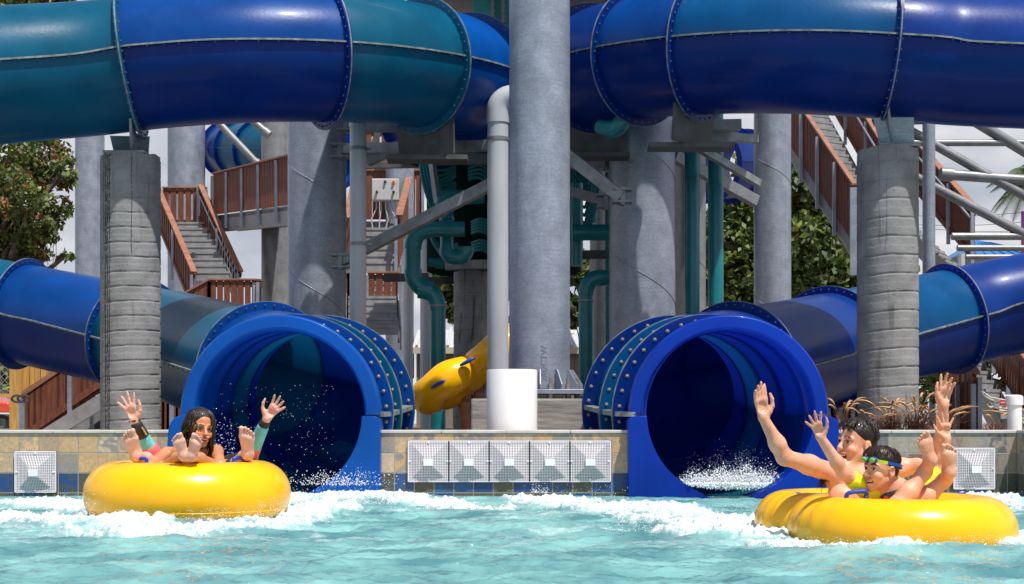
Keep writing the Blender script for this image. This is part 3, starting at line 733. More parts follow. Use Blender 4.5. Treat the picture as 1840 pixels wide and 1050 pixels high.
# raised fitter's letters up the foot of the pillar
def text_mesh(s, size, name='lettering'):
    cu = bpy.data.curves.new(name, 'FONT'); cu.body = s; cu.size = size; cu.extrude = .002; cu.align_x = 'CENTER'; cu.align_y = 'CENTER'
    ob = bpy.data.objects.new(name, cu); COL.objects.link(ob); dg = bpy.context.evaluated_depsgraph_get(); me = bpy.data.meshes.new_from_object(ob.evaluated_get(dg))
    bpy.data.objects.remove(ob); return me
def place_text(s, size, mtl, parent, loc, R, name='lettering'):
    me = text_mesh(s, size); me.materials.clear(); me.materials.append(mtl); me.name = name
    o = bpy.data.objects.new(name, me); COL.objects.link(o); ORG[o.name] = V(loc)
    o.matrix_local = Matrix.Translation(V(loc)-ORG[parent.name]) @ R.to_4x4(); o.parent = parent; return o
RX = Matrix.Rotation(PI/2, 3, 'X')
a = math.radians(-90+8)
place_text('2/02CTW', .085, M['galv'], tP, (xP+(rP+.001)*math.cos(a), d+(rP+.001)*math.sin(a), zp+.26), Matrix.Rotation(a+PI/2, 3, 'Z') @ RX @ Matrix.Rotation(PI/2, 3, 'Z'))

# white capped drum pipe and the grey service pipes
x = (920-920)*11.15/FPX; r = 45.5*11.15/FPX; zt = EYE+(HOR-665)*11.15/FPX
g = MB(); g.lathe([(0, .42), (r, .42), (r, zt-.01), (r-.004, zt), (r-.018, zt), (r-.02, zt-.03), (0, zt-.03)], (x, 11.15, 0), 56)
tag(g.build('drain_pipe', M['whitepvc'], smooth=40), 'short fat white PVC pipe standing on the deck in front of the footing', 'pipe')
def bolt_clamp(t, x, y, z, r):
    g = MB(); g.lathe([(r+.001, z-.02), (r+.007, z-.02), (r+.007, z+.02), (r+.001, z+.02)], (x, y, 0), 28); g.box((x+r+.03, y, z), (.05, .02, .03)); g.build('pipe_clamp', M['galvd'], t)
d = 15.7; s = d/FPX; r = 19*s; x = (894.8-920)*s; zc = EYE+(HOR-200)*s
t = thing('grey_pipe', (x, d, .45), 'light grey PVC pipe with an elbow at its top, left of the central pillar', 'pipe')
g = MB(); g.cyl((x, d, .45), (x, d, EYE+(HOR-222)*s), r, 28); g.build('pipe_run', M['pvc'], t)
pts = [(x, d, EYE+(HOR-222)*s), (x, d, zc)]+[(x+.16-.16*math.cos(q), d, zc+.16*math.sin(q)) for q in [PI/2*i/8 for i in range(1, 9)]]+[(x+.34, d, zc+.16)]
g = MB(); g.tube(pts, r+.012, 28); g.build('elbow', M['pvc'], t); bolt_clamp(t, x, d, EYE+(HOR-251)*s, r)
d = 16.0; s = d/FPX; r = 15*s; x = (643.5-920)*s
t = thing('grey_pipe', (x, d, .45), 'long light grey PVC pipe clamped in front of the shaded steel pillar at left centre', 'pipe')
g = MB(); g.cyl((x, d, .45), (x, d, EYE+(HOR-150)*s), r, 28); g.build('pipe_run', M['pvc'], t)
g = MB(); g.cyl((x, d, EYE+(HOR-230)*s), (x, d, EYE+(HOR-196)*s), r+.012, 28); g.build('coupling', M['pvc'], t)
for y in (268, 439): bolt_clamp(t, x, d, EYE+(HOR-y)*s, r)

pillar(519, 622, 17.3, 150, 640, 'wide galvanised steel pillar left of centre, half in shadow of the tube above', (1.9, 3.2, 4.4))
pillar(1095, 1213, 17.0, 150, 640, 'wide grey steel pillar right of the central pillar with a curved weld line', (2.0, 3.5, 4.6))
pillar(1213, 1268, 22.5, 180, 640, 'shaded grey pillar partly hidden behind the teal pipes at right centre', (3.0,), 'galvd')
pillar(1355, 1421, 24, 170, 640, 'slimmer grey steel pillar rising left of the right brown stairs', (2.2, 4.6))
pillar(136, 187, 41, 180, 700, 'pale grey pillar beside the leafy tree, left of the left concrete column', (4.6, 6.6))
pillar(302, 368, 42, 180, 700, 'pale grey pillar behind the left brown stair landing', (4.8, 6.9))
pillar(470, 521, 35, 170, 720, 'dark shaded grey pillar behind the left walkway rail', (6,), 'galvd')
pillar(693, 744, 31, 150, 680, 'pale grey pillar behind the grey control box', (6,))
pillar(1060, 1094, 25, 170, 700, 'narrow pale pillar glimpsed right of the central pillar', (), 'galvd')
for px0, px1, dd, y0, lab in ((517, 528, 26.5, 205, 'thin pale pipe running up beside the dark pillar at left'), (755, 776, 24, 430, 'thin pale grey post left of the teal drop pipe'), (725, 742, 25, 430, 'thin darker grey post beside the red railing under the tower')):
    g = MB(); r = (px1-px0)/2*dd/FPX; xx = ((px0+px1)/2-920)*dd/FPX
    g.cyl((xx, dd, .4), (xx, dd, EYE+(HOR-y0)*dd/FPX), r, 16); tag(g.build('thin_pipe', M['pvc']), lab, 'pipe')

# ------------------------------------------------------------------ ribbed concrete columns under the upper tubes
def conc_mat(name, seed, dark):
    m = mat(name, (.235, .235, .238), .85, var=.25, vscale=4, bump=.35, bscale=40)
    nt = m.node_tree; p = nt.nodes['Principled BSDF']; src = p.inputs['Base Color'].links[0].from_socket; L = nt.links.new; N = nt.nodes.new
    tc = N('ShaderNodeTexCoord'); mp = N('ShaderNodeMapping'); mp.inputs['Scale'].default_value = (7, 7, .55); mp.inputs['Location'].default_value = (seed, 0, 0); L(tc.outputs['Object'], mp.inputs['Vector'])
    n = N('ShaderNodeTexNoise'); n.inputs['Scale'].default_value = 2.2; n.inputs['Detail'].default_value = 7; n.inputs['Distortion'].default_value = .6; L(mp.outputs[0], n.inputs['Vector'])
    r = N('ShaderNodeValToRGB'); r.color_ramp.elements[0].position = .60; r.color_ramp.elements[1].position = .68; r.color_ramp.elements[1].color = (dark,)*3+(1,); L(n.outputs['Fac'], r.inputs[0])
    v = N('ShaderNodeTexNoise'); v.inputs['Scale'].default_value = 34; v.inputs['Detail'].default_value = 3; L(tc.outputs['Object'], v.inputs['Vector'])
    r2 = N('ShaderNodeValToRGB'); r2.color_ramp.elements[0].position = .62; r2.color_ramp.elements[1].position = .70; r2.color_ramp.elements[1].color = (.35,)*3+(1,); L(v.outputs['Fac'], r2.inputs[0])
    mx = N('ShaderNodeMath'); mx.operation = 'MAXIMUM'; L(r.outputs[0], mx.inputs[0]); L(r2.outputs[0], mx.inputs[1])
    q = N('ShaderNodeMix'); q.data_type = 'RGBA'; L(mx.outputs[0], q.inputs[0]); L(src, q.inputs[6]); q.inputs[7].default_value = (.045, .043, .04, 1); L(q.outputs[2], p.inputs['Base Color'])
    return m
def rib_column(px0, px1, d, ytop, label, m, pitch, tilt, drip=False):
    r = (px1-px0)/2*d/FPX; cx = ((px0+px1)/2-920)*d/FPX; z1 = EYE+(HOR-ytop)*d/FPX; z0 = .40
    n = 96; k = int((z1-z0)/.009); zz, th = np.meshgrid(np.linspace(z0, z1, k), np.arange(n)*2*PI/n, indexing='ij')
    ph = (zz-tilt*th/(2*PI))/pitch+.12*vnoise(th*2, zz*1.2, 5); fr = ph-np.floor(ph)
    gro = np.exp(-((fr-.5)/.035)**2)*.010*(.5+vnoise(th*5, zz*9, 77))
    bulge = 0
    rr = r-gro+.002*(fr-.5)+(fbm(th*7, zz*9, 8, 3)-.5)*.0035
    top = zz > z1-.05
    rr = np.where(top, rr-.012*vnoise(th*6, zz*30, 12), rr); rr = np.where(np.arange(k)[:, None] == k-1, r-.03, rr)
    b = MB(); b.v = list(zip((cx+rr*np.cos(th)).ravel(), (d+rr*np.sin(th)).ravel(), (zz+np.where(top, .03*(vnoise(th*3, zz*0, 3)-.5), 0)).ravel()))
    b.f = [(i*n+j, i*n+(j+1) % n, (i+1)*n+(j+1) % n, (i+1)*n+j) for i in range(k-1) for j in range(n)]+[tuple(range((k-1)*n, k*n))]; b.m = [0]*len(b.f)
    t = thing('concrete_column', (cx, d, z0), label, 'column'); b.build('ribbed_shaft', m, t, smooth=180)
    if drip:
        for a0, wd, seed in ((-128, .010, 1), (-122, .007, 5), (-117, .006, 9), (-134, .005, 13), (-73, .004, 17)):
            g = MB(); vs = []; K = 160; rnd = random.Random(seed); a = math.radians(a0); zz0 = z1-.02; ln = (z1-z0)*(1 if seed < 12 else .35)
            for i in range(K+1):
                a += rnd.uniform(-.006, .006); a += (math.radians(a0)-a)*.05; z = zz0-ln*i/K; hw = wd*rnd.uniform(.3, 1.3); dr = r+.0035-.010*math.exp(-(((((z-tilt*((a) % (2*PI))/(2*PI))/pitch) % 1)-.5)/.06)**2)*.3
                for s_ in (-1, 1): vs.append((cx+dr*math.cos(a+s_*hw/r), d+dr*math.sin(a+s_*hw/r), z))
            g.add(vs, [(2*i, 2*i+1, 2*i+3, 2*i+2) for i in range(K) if rnd.random() > .12]); g.build('rust_drip', M['drip'], t, smooth=0)
    return t
M['drip'] = mat('dark_drip_stain', (.06, .055, .05), .9)
rib_column(182, 287.5, 14.45, 281, 'ribbed concrete column with black drip stains at the left under the upper tube', conc_mat('stained_concrete', 0, .3), .150, .07, True)
rib_column(1541, 1649, 14.45, 269, 'ribbed concrete column behind the grasses at the right under the upper tube', conc_mat('ribbed_concrete', 9, .45), .190, .09)
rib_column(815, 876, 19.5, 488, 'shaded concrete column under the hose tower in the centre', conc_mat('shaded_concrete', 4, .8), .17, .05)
# saddles between column heads and tubes
def saddle(P, u, cx, d, ztop, label):
    c, t, sd, up = P.frame(u); t2 = V((t.x, t.y, 0)).normalized(); s2 = V((t2.y, -t2.x, 0)); Z = V((0, 0, 1)); b0 = V((cx, d, ztop))
    T = thing('tube_saddle', (c.x, c.y, ztop-.02), label, 'bracket')
    g = MB(); pts = [c+(s2*math.cos(a)+Z*math.sin(a))*.70 for a in [math.radians(-118+56*i/10) for i in range(11)]]
    g.prism([q-t2*.012+t2*.045 for q in pts+[b0+s2*.15, b0-s2*.15]], t2*.024); g.build('saddle_plate', M['galv'], T, smooth=0)
    g = MB(); q0 = c-Z*.70; g.prism([b0-t2*.17-s2*.16, b0+t2*.17-s2*.16, q0+t2*.16-s2*.16, q0-t2*.24-s2*.16], s2*.02); g.build('web_plate', M['galv'], T, smooth=0)
    g = MB(); g.box((cx, d, ztop-.01), (.42, .42, .025)); g.build('foot_plate', M['galvd'], T, smooth=0)
zc = EYE+(HOR-281)*14.45/FPX+.02
saddle(PU, u245, (232-920)*14.45/FPX, 14.45, zc, 'galvanised saddle bracket joining the left concrete column to the upper tube')
zc = EYE+(HOR-269)*14.45/FPX+.02
saddle(PR, v1590, (1607-920)*14.45/FPX, 14.45, zc, 'galvanised saddle bracket joining the right concrete column to the upper tube')

# ------------------------------------------------------------------ steel beams of the support frame
M['dull'] = mat('shade_toned_steel', (.075, .075, .08), .6, metal=.2, var=.3, vscale=6)  # shade beneath the tubes and tower put into the steel colour
def frame_beam(p0, p1, w, h, label, m='steel', plate=None):
    t = thing('steel_beam', p0, label, 'beam')
    g = MB(); g.beam(p0, p1, w, h); g.build('box_section', M[m], t, smooth=0, bevel=.004)
    for q in (plate or ()):
        g = MB(); g.box(V(q), (.05, .16, .20)); g.box(V(q)+V((0, 0, .07)), (.22, .2, .02)); g.box(V(q)-V((0, 0, .07)), (.22, .2, .02)); g.build('end_bracket', M['galvd'], t, smooth=0)
    return t
frame_beam(at(610, 268, 16.8), at(900, 262, 15.95), .10, .12, 'horizontal grey beam clamped to the elbowed pipe left of the central pillar', plate=[at(612, 272, 16.8)])
frame_beam(at(655, 226, 16.6), at(820, 227, 16.6), .10, .14, 'short grey beam directly beneath the bend of the upper left tube', plate=[at(622, 224, 16.7)])
frame_beam(at(660, 290, 16.9), at(800, 222, 16.6), .09, .13, 'slanting grey strut rising to the beam beneath the upper left tube')
frame_beam(at(612, 470, 16.6), at(889, 328, 15.95), .10, .13, 'long diagonal grey strut rising from the shaded pillar to the elbowed pipe', plate=[at(612, 470, 16.6)])
frame_beam(at(770, 287, 18.6), at(915, 284, 18.6), .12, .15, 'grey beam across the front of the teal hose tower', 'galvd')
frame_beam(at(776, 290, 18.5), at(786, 365, 18.4), .06, .09, 'short rusty hanger post dropping beside the teal hoses', 'galvd')
frame_beam(at(800, 477, 19.2), at(915, 475, 19.2), .16, .12, 'grey beam resting on the shaded central concrete column', 'steel')
frame_beam(at(1014, 275, 16.2), at(1117, 355, 15.9), .10, .14, 'diagonal grey strut from the central pillar down to the wide grey pillar', plate=[at(1118, 353, 15.95)])
frame_beam(at(1010, 340, 17.4), at(1088, 362, 17.2), .10, .12, 'lower dark strut meeting the wide grey pillar at its left edge', 'galvd', plate=[at(1088, 362, 17.1)])
frame_beam(at(1010, 295, 18.2), at(1090, 293, 17.6), .12, .15, 'dark horizontal beam right behind the central pillar', 'galvd', plate=[at(1090, 293, 17.2)])
frame_beam(at(1010, 246, 16.9), at(1062, 246, 16.9), .14, .12, 'short boxed beam under the upper right tube beside the central pillar', 'galvd')
frame_beam(at(1208, 243, 17.0), at(1360, 250, 17.4), .10, .10, 'horizontal grey beam under the upper right tube above the teal pipes')
frame_beam(at(1222, 246, 16.9), at(1364, 330, 17.6), .08, .09, 'thin diagonal grey strut crossing the two tall teal pipes')
frame_beam(at(1212, 281, 18.6), at(1358, 362, 19.2), .12, .15, 'dark diagonal beam behind the two tall teal pipes', 'galvd')
frame_beam(at(1215, 228, 17), at(1330, 226, 17), .22, .12, 'dark flat beam under the lower edge of the upper right tube', 'galvd')
for a, b_, dd, lab in (((686, 205), (762, 300), 24, 'dark diagonal brace high behind the grey control box'), ((662, 300), (690, 196), 25, 'dark steep brace beside the long grey pipe under the upper left tube'), ((640, 298), (770, 296), 24.5, 'dark horizontal girder just above the grey control box'), ((1025, 330), (1095, 268), 21, 'dark diagonal brace between the central pillar and the wide grey pillar'), ((1025, 458), (1095, 458), 18.5, 'dark horizontal rail below the teal branch pipe'), ((690, 500), (770, 498), 20, 'dark horizontal pipe rail behind the fat teal S pipe'), ((765, 505), (900, 503), 21, 'dark rail crossing behind the shaded concrete column')):
    frame_beam(at(a[0], a[1], dd), at(b_[0], b_[1], dd), .09, .11, lab, 'dull')
# cradles under the upper tubes where they bend back
for P_, u, lab in ((PU, u740, 'dark cradle plate bolted under the upper left tube where it bends away'), (PR, v1110+.9, 'dark cradle plate bolted under the upper right tube beside the central pillar'), (PR, v1230, 'dark cradle plate bolted under the upper right tube above the teal pipes')):
    c, t, sd, up = P_.frame(u); T = thing('tube_cradle', c-V((0, 0, 1.05)), lab, 'bracket'); g = MB(); pts = []
    for i in range(17):
        a = math.radians(-90-34+68*i/16); pts.append(c+t*.03+(sd*math.cos(a)+up*math.sin(a))*.75)
    pts += [c+t*.03+sd*.40-up*1.0, c+t*.03-sd*.40-up*1.0]
    g.prism(pts, t*.03); g.build('cradle_plate', M['dull'], T, smooth=0)
    g = MB(); g.box(c-up*1.02+t*.05, (.9, .3, .05)); g.build('seat_plate', M['dull'], T, smooth=0)

# ------------------------------------------------------------------ teal pipework
def pipe(label, pts, r, fillet=.22, name='teal_pipe', m='tealpipe', cuffs=(), cat='pipe', group=None):
    pts = [V(p) for p in pts]; t = thing(name, pts[-1], label, cat, group); path = [pts[0]]; elb = []
    for a, b_, c in zip(pts[:-2], pts[1:-1], pts[2:]):
        d1 = (a-b_).normalized(); d2 = (c-b_).normalized(); q = [b_+d1*fillet*(1-i/8)**2+d2*fillet*(i/8)**2 for i in range(9)]
        path += q; elb.append(q)
    path.append(pts[-1]); g = MB(); g.tube(path, r, 24); g.build('pipe_run', M[m], t)
    for q in elb: g = MB(); g.tube(q, r+.012, 24); g.build('elbow', M[m], t)
    for c in cuffs: g = MB(); g.cyl(V(c)-V((0, 0, .012)), V(c)+V((0, 0, .012)), r+.02, 24); g.build('pipe_clamp', M['galvd'], t)
    return t
k = 17.6/FPX
pipe('tall teal vertical pipe, nearer the wide grey pillar of the pair', [at(1243.5, 200, 17.6), at(1243.5, 640, 17.6)], 13.6*k)
pipe('tall teal vertical pipe, nearer the trees of the pair', [at(1286, 200, 17.8), at(1286, 640, 17.8)], 14*k)
pipe('teal pipe with an elbow low beside the central pillar at its right', [at(1130, 499, 17.8), at(1053, 499, 17.8), at(1053, 760, 17.8)], 13.5*k, cuffs=[at(1053, 541, 17.8)])
pipe('bright teal bent pipe stub hanging under the upper right tube', [at(1142, 180, 15.6), at(1108, 235, 15.6), at(1078, 228, 15.8)], .085, .12, cuffs=())
pipe('fat teal pipe stepping down in an S bend left of the elbowed grey pipe', [at(835, 412, 17.6), at(742, 412, 17.6), at(742, 521, 17.6), at(787, 521, 17.6), at(787, 790, 17.6)], 13.8*k, .25, cuffs=[at(787, 550, 17.6)])
pipe('teal pipe column dropping from the hose tower into a U bend', [at(795, 355, 18.0), at(796, 382, 18.0), at(803, 382, 17.9), at(803, 463, 17.8), at(838, 463, 17.8), at(838, 444, 17.8)], .085, .12)
pipe('teal cross pipe feeding the hose tower behind the diagonal strut', [at(788, 358, 18.3), at(870, 352, 18.3)], .10)
pipe('teal standpipe with a rounded top right of the central pillar', [at(1036, 330, 18.4), at(1036, 478, 18.4)], .085)
pipe('teal branch pipe running right from the standpipe to the wide grey pillar', [at(1030, 418, 18.2), at(1100, 418, 18.2)], .105)
pipe('white pipe stub low behind the right slide mouth', [at(1060, 687, 14.5), at(1095, 687, 14.5)], .055, name='white_pipe', m='whitepvc')
pipe('thin bright teal riser running up beside the wide grey pillar', [at(1092, 200, 19), at(1092, 640, 19)], .035)
pipe('teal return pipe hanging in a U below the hose tower on its right', [at(1030, 250, 19.0), at(1046, 262, 18.9), at(1046, 330, 18.9), at(1064, 340, 18.9), at(1066, 400, 18.9)], .055, .1)
pipe('teal manifold pipe crossing low in the shade of the hose tower', [at(770, 470, 19.2), at(790, 474, 19.2), at(812, 474, 19.2)], .06, .05)
# hose tower: dark drum hung with teal hoses
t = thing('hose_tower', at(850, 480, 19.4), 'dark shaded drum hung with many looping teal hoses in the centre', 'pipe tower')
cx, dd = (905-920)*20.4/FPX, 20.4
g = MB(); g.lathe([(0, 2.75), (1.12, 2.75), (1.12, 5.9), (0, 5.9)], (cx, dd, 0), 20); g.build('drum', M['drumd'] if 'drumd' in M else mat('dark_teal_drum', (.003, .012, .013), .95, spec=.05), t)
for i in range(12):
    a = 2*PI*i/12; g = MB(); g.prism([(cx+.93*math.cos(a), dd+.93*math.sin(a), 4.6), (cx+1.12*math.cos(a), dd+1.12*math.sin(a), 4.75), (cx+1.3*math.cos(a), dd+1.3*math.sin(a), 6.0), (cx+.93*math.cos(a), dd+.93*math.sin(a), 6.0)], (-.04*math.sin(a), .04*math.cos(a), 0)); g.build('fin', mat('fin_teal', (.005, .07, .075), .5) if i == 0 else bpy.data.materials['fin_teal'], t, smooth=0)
rnd = random.Random(4)
def hose(p0, p1, sag, out, r=.022):
    p0, p1 = V(p0), V(p1); pts = []
    for i in range(15):
        u = i/14; q = p0.lerp(p1, u); q.z -= sag*math.sin(PI*u); q.x += out*math.sin(PI*u); q.y -= .06*math.sin(PI*u); pts.append(q)
    g = MB(); g.tube(pts, r, 8); g.build('hose', M['tealhose'], t)
for grp, (ya, yb) in enumerate(((298, 330), (322, 352))):
    for i in range(5): hose(at(758+i*3, 268+grp*26+i*8, 18.8), at(818, 300+grp*28+i*4, 18.9), .16+.03*i, -.05-.02*i)
for i in range(6): hose(at(756+2*i, 255, 18.7), at(783+3*i, 392-3*i, 18.6), .0, -.07+.02*i, .024)
for i in range(5): hose(at(774+i*3, 425+i*3, 18.8), at(822, 438+i*4, 18.8), .13, -.05)
for i in range(5): hose(at(842, 298+6*i, 19.1), at(882, 312+10*i, 19.0), -.10, .05)
for i in range(5): hose(at(848, 400+5*i, 19.1), at(885, 404+6*i, 19.0), -.05, 0)
for i in range(4): hose(at(848, 438+5*i, 19.1), at(885, 443+6*i, 19.0), -.05, 0)
for i in range(7): hose(at(1026, 285+i*11, 18.9), at(1060, 275+i*12, 18.9), .28+.02*i, .05, .024)
for i in range(4): hose(at(1052+3*i, 240, 18.8), at(1060-3*i, 410, 18.8), 0, .14-.03*i, .024)
# upper tower drum (pale teal, bolted staves) between the two bending tubes
t = thing('drum_tower', at(895, 150, 19), 'pale teal bolted vertical panels above the gap between the upper tubes', 'tower')
TP = mat('pale_teal_panel', (.05, .38, .33), .4, var=.12, vscale=4)
for i, (a, b_) in enumerate(((850, 884), (886, 903), (905, 960), (962, 1010))):
    g = MB(); p0 = at(a, 175, 19.4); p1 = at(b_, -80, 19.4); g.box(((p0.x+p1.x)/2, 19.4, (p0.z+p1.z)/2), (p1.x-p0.x, .12, p1.z-p0.z)); g.build('panel', TP, t, smooth=0, bevel=.01)
for px in (885, 904, 961):
    g = MB(); p0 = at(px-3, 160, 19.3); p1 = at(px+3, -80, 19.3); g.box(((p0.x+p1.x)/2, 19.3, (p0.z+p1.z)/2), (p1.x-p0.x, .06, p1.z-p0.z))
    for i in range(22):
        for s_ in (-1, 1): g.ball(at(px+4*s_, 150-10*i, 19.27), .014, 6)
    g.build('joint_strip', M['galv'], t, smooth=0)
# deck added overhead, out of view, sized to shade the middle
t = thing('added_shade_deck', (0, 24, 6.2), 'added unseen deck high behind the central pillar that shades the middle', 'platform')
g = MB(); g.box((1.2, 20.3, 6.7), (5.2, 9.8, .2)); g.build('deck', M['galvd'], t, smooth=0)
for i in range(6): g = MB(); g.box((-1.2+i*.96, 20.3, 6.5), (.1, 9.6, .2)); g.build('joist', M['galvd'], t, smooth=0)
frame_beam(at(760, 196, 19.5), at(915, 194, 19.5), .2, .22, 'dark heavy beam under the added shade deck left of the central pillar', 'galvd')

# ------------------------------------------------------------------ stairs, landings and rails
def rail(t, p0, p1, hgt, nb, post_every=5, slat=.09, top=True, gap=0, sub=.14, handrail=None, depth=.03, postm='galv', low=True, topw=.14, lift=.10):
    """balustrade between two foot points; parts: baluster panel, posts, top rail"""
    p0, p1 = V(p0), V(p1); run_ = p1-p0; hd = V((run_.x, run_.y, 0)); hd.normalize() if hd.length > 1e-6 else None
    nrm = V((hd.y, -hd.x, 0)); nrm = -nrm if nrm.y > 0 else nrm
    g = MB()
    for i in range(nb):
        u = (i+.5)/nb; q = p0+run_*u; w = hd*slat/2
        dz = run_*(slat/2/max(1e-6, V((run_.x, run_.y, 0)).length))
        a, b_ = q-dz, q+dz
        vs = [a+V((0,0,lift)), b_+V((0,0,lift)), b_+V((0,0,hgt-.02)), a+V((0,0,hgt-.02))]
        g.prism(vs, nrm*depth)
    if low: g.beam(p0+V((0,0,lift+.10))+nrm*depth*1.5, p1+V((0,0,lift+.10))+nrm*depth*1.5, depth, .09)
    g.beam(p0+V((0,0,hgt-.10))+nrm*depth*.5-nrm*.03, p1+V((0,0,hgt-.10))+nrm*depth*.5-nrm*.03, .03, .12)
    g.build('baluster_panel', M['redwood'], t, smooth=0)
    npst = max(2, nb//post_every+1)
    for i in range(npst):
        q = p0+run_*(i/(npst-1)) if npst > 1 else p0
        g = MB(); g.beam(q+nrm*(depth+.03)+V((0,0,-sub)), q+nrm*(depth+.03)+V((0,0,hgt-.06)), .06, .05, up=(0, 1, 0)); g.build('post', M[postm], t, smooth=0)
    if top:
        g = MB(); g.beam(p0+V((0,0,hgt)), p1+V((0,0,hgt)), topw, .04); g.build('top_rail', M['railtop'], t, smooth=0, bevel=.004)
    if handrail is not None:
        g = MB(); g.tube([p0+V((0,0,hgt-.18))+nrm*handrail, p1+V((0,0,hgt-.18))+nrm*handrail], .022, 8); g.build('hand_rail', M['galv'], t)
def flight(t, b0, b1, wv, n, m='conc', string=True):
    """steps from foot b0 to head b1, each wv wide (vector)"""
    b0, b1, wv = V(b0), V(b1), V(wv); st = (b1-b0)/n; hd = V((st.x, st.y, 0))
    for i in range(n):
        q = b0+st*i; g = MB(); r_ = st.z
        g.prism([q+V((0,0,r_)), q+hd*1.12+V((0,0,r_)), q+hd*1.12+V((0,0,r_-.05)), q+hd*.1+V((0,0,r_-.05)), q+hd*.1+V((0,0,-.02)), q+hd*.04+V((0,0,-.02)), q+hd*.04+V((0,0,r_-.05)), q+V((0,0,r_-.05))], wv)
        g.build('step', M[m], t, smooth=0)
    if string:
        for k_, o in enumerate((V((0, 0, 0)), wv)):
            s_ = wv.normalized()*(-.03 if k_ == 0 else .03)
            g = MB(); g.prism([b0+o+V((0,0,-.30))+s_, b1+o+V((0,0,-.30))+s_, b1+o+V((0,0,.06))+s_, b0+o+V((0,0,.12))+s_], s_*.8); g.build('stringer', M['galvd'], t, smooth=0)

# left stairs: flight going up and away, landing below, walkway above
t = thing('staircase', at(400, 520, 33), 'brown railed concrete staircase climbing to a landing behind the left concrete column', 'staircase')
b0 = at(352, 503, 33); b1 = at(312, 403, 36.5)
flight(t, b0, b1, at(412, 503, 33)-b0, 9)
rail(t, at(349, 570, 32.8), at(283, 409, 36.3), 1.05, 17, 6, .10, handrail=None, lift=.12, sub=.25)
rail(t, at(432, 568, 33.0), at(360, 405, 36.5), 1.05, 17, 6, .10, handrail=.07, lift=.10, sub=.1)
rail(t, at(292, 408, 36.6), at(372, 408, 36.6), 1.02, 6, 6, .14, low=False)
g = MB(); g.box(at(335, 412, 38), (1.6, 2.6, .12)); g.build('upper_landing', M['galvd'], t, smooth=0)
t = thing('stair_landing', at(420, 575, 30), 'brown slatted landing rail in front of the foot of the left staircase', 'landing')
rail(t, at(377, 570, 30), at(464, 570, 30), .80, 7, 4, .12, low=False, lift=.0, sub=.1)
rail(t, at(300, 612, 30), at(377, 570, 30), .80, 8, 4, .12, low=False, lift=.0, sub=.1)
rail(t, at(462, 570, 30.0), at(470, 566, 33.0), .80, 8, 4, .12, low=False, lift=.0)
g = MB(); g.box(at(415, 585, 31.4), (1.5, 2.8, .14)); g.build('landing_deck', M['conc'], t, smooth=0)
g = MB()
for px in (330, 455): g.cyl(at(px, 585, 31), V((at(px, 585, 31).x, 31, .4)), .10, 12)
g.build('landing_legs', M['galvd'], t)
t = thing('walkway', at(450, 420, 31), 'raised brown slatted walkway sloping up to the right above the left stairs', 'walkway')
a0 = at(384, 388, 36); a1 = at(535, 368, 29.5)
rail(t, a0, a1, 1.08, 56, 10, .07, depth=.02, lift=.02, sub=.35, low=False)
g = MB(); g.prism([a0+V((0,0,-.02)), a1+V((0,0,-.02)), a1+V((0,0,-.42)), a0+V((0,0,-.42))], (0, .1, 0)); g.build('edge_beam', M['galvd'], t, smooth=0)
g = MB(); g.prism([a0, a1, a1+V((.2, 2.2, 0)), a0+V((.2, 2.2, 0))], (0, 0, -.1)); g.build('deck', M['galvd'], t, smooth=0)
for p0, p1, lab in ((at(392, 220, 33), at(466, 298, 33), 'grey round tube brace crossing the distant blue slide end'), (at(440, 205, 33), at(478, 238, 33), 'second grey tube brace just above the distant yellow slide')):
    g = MB(); g.tube([p0, p1], .085, 12); g.tube([p0.lerp(p1, .9), p1+(p1-p0).normalized()*.1], .11, 12); tag(g.build('tube_brace', M['galvd']), lab, 'brace')
# centre stairs seen head on behind the grey pipe
t = thing('staircase', at(680, 620, 28), 'central straight concrete staircase seen head on behind the long grey pipe', 'staircase')
b0 = at(626, 487, 28); b1 = at(640, 403, 31)
flight(t, b0, b1, at(716, 487, 28)-b0, 7)
b0 = at(626, 600, 25.6); b1 = at(626, 498, 27.8)
flight(t, b0, b1, at(716, 600, 25.6)-b0, 8)
rail(t, at(717, 492, 27.8), at(737, 405, 31.2), 1.15, 14, 6, .1, handrail=.10)
rail(t, at(622, 492, 27.8), at(640, 405, 31.2), 1.1, 14, 6, .1, handrail=-.1)
rail(t, at(656, 403, 31.3), at(760, 403, 31.3), 1.20, 8, 8, .15, low=False)
rail(t, at(660, 604, 27.0), at(718, 604, 27.0), 1.22, 4, 3, .13, low=False)
rail(t, at(620, 604, 27.0), at(632, 604, 27.0), 1.22, 2, 3, .10, low=False)
rail(t, at(655, 330, 34), at(800, 330, 34), 1.3, 10, 8, .15, low=False)
# control box
t = thing('control_box', at(693, 362, 30.2), 'pale grey electrical control box with a red button on the central stair rail', 'control box')
c = at(693, 342, 30.2); g = MB(); g.box(c, (.58, .2, .47)); g.build('cabinet', mat('pale_cabinet', (.46, .46, .46), .5, var=.08), t, smooth=0, bevel=.02)
for dx, dz, col, nm in ((-.0, .16, 'black', 'switch'), (.18, .15, 'redb', 'button'), (-.18, -.06, 'black', 'switch'), (.18, -.06, 'black', 'switch')):
    M.setdefault('redb', mat('red_button', (.55, .04, .02), .4)); M.setdefault('yelb', mat('yellow_ring', (.8, .5, .02), .4))
    g = MB(); q = c+V((dx, -.1, dz)); g.cyl(q, q-V((0, .05, 0)), .028, 12); 
    if nm == 'button': g.cyl(q+V((0, 0, 0)), q-V((0, .012, 0)), .042, 14, 1)
    g.build(nm, [M[col], M['yelb']], t)
g = MB()
for i in range(5): q = c+V((-.2+.1*i, 0, -.24)); g.tube([q, q+V((0, 0, -.15)), q+V((.08*(i-2)+.05, 0, -.38)), q+V((.04*(i-2), 0, -.6))], .016, 6)
g.build('cable', M['pvc'], t)

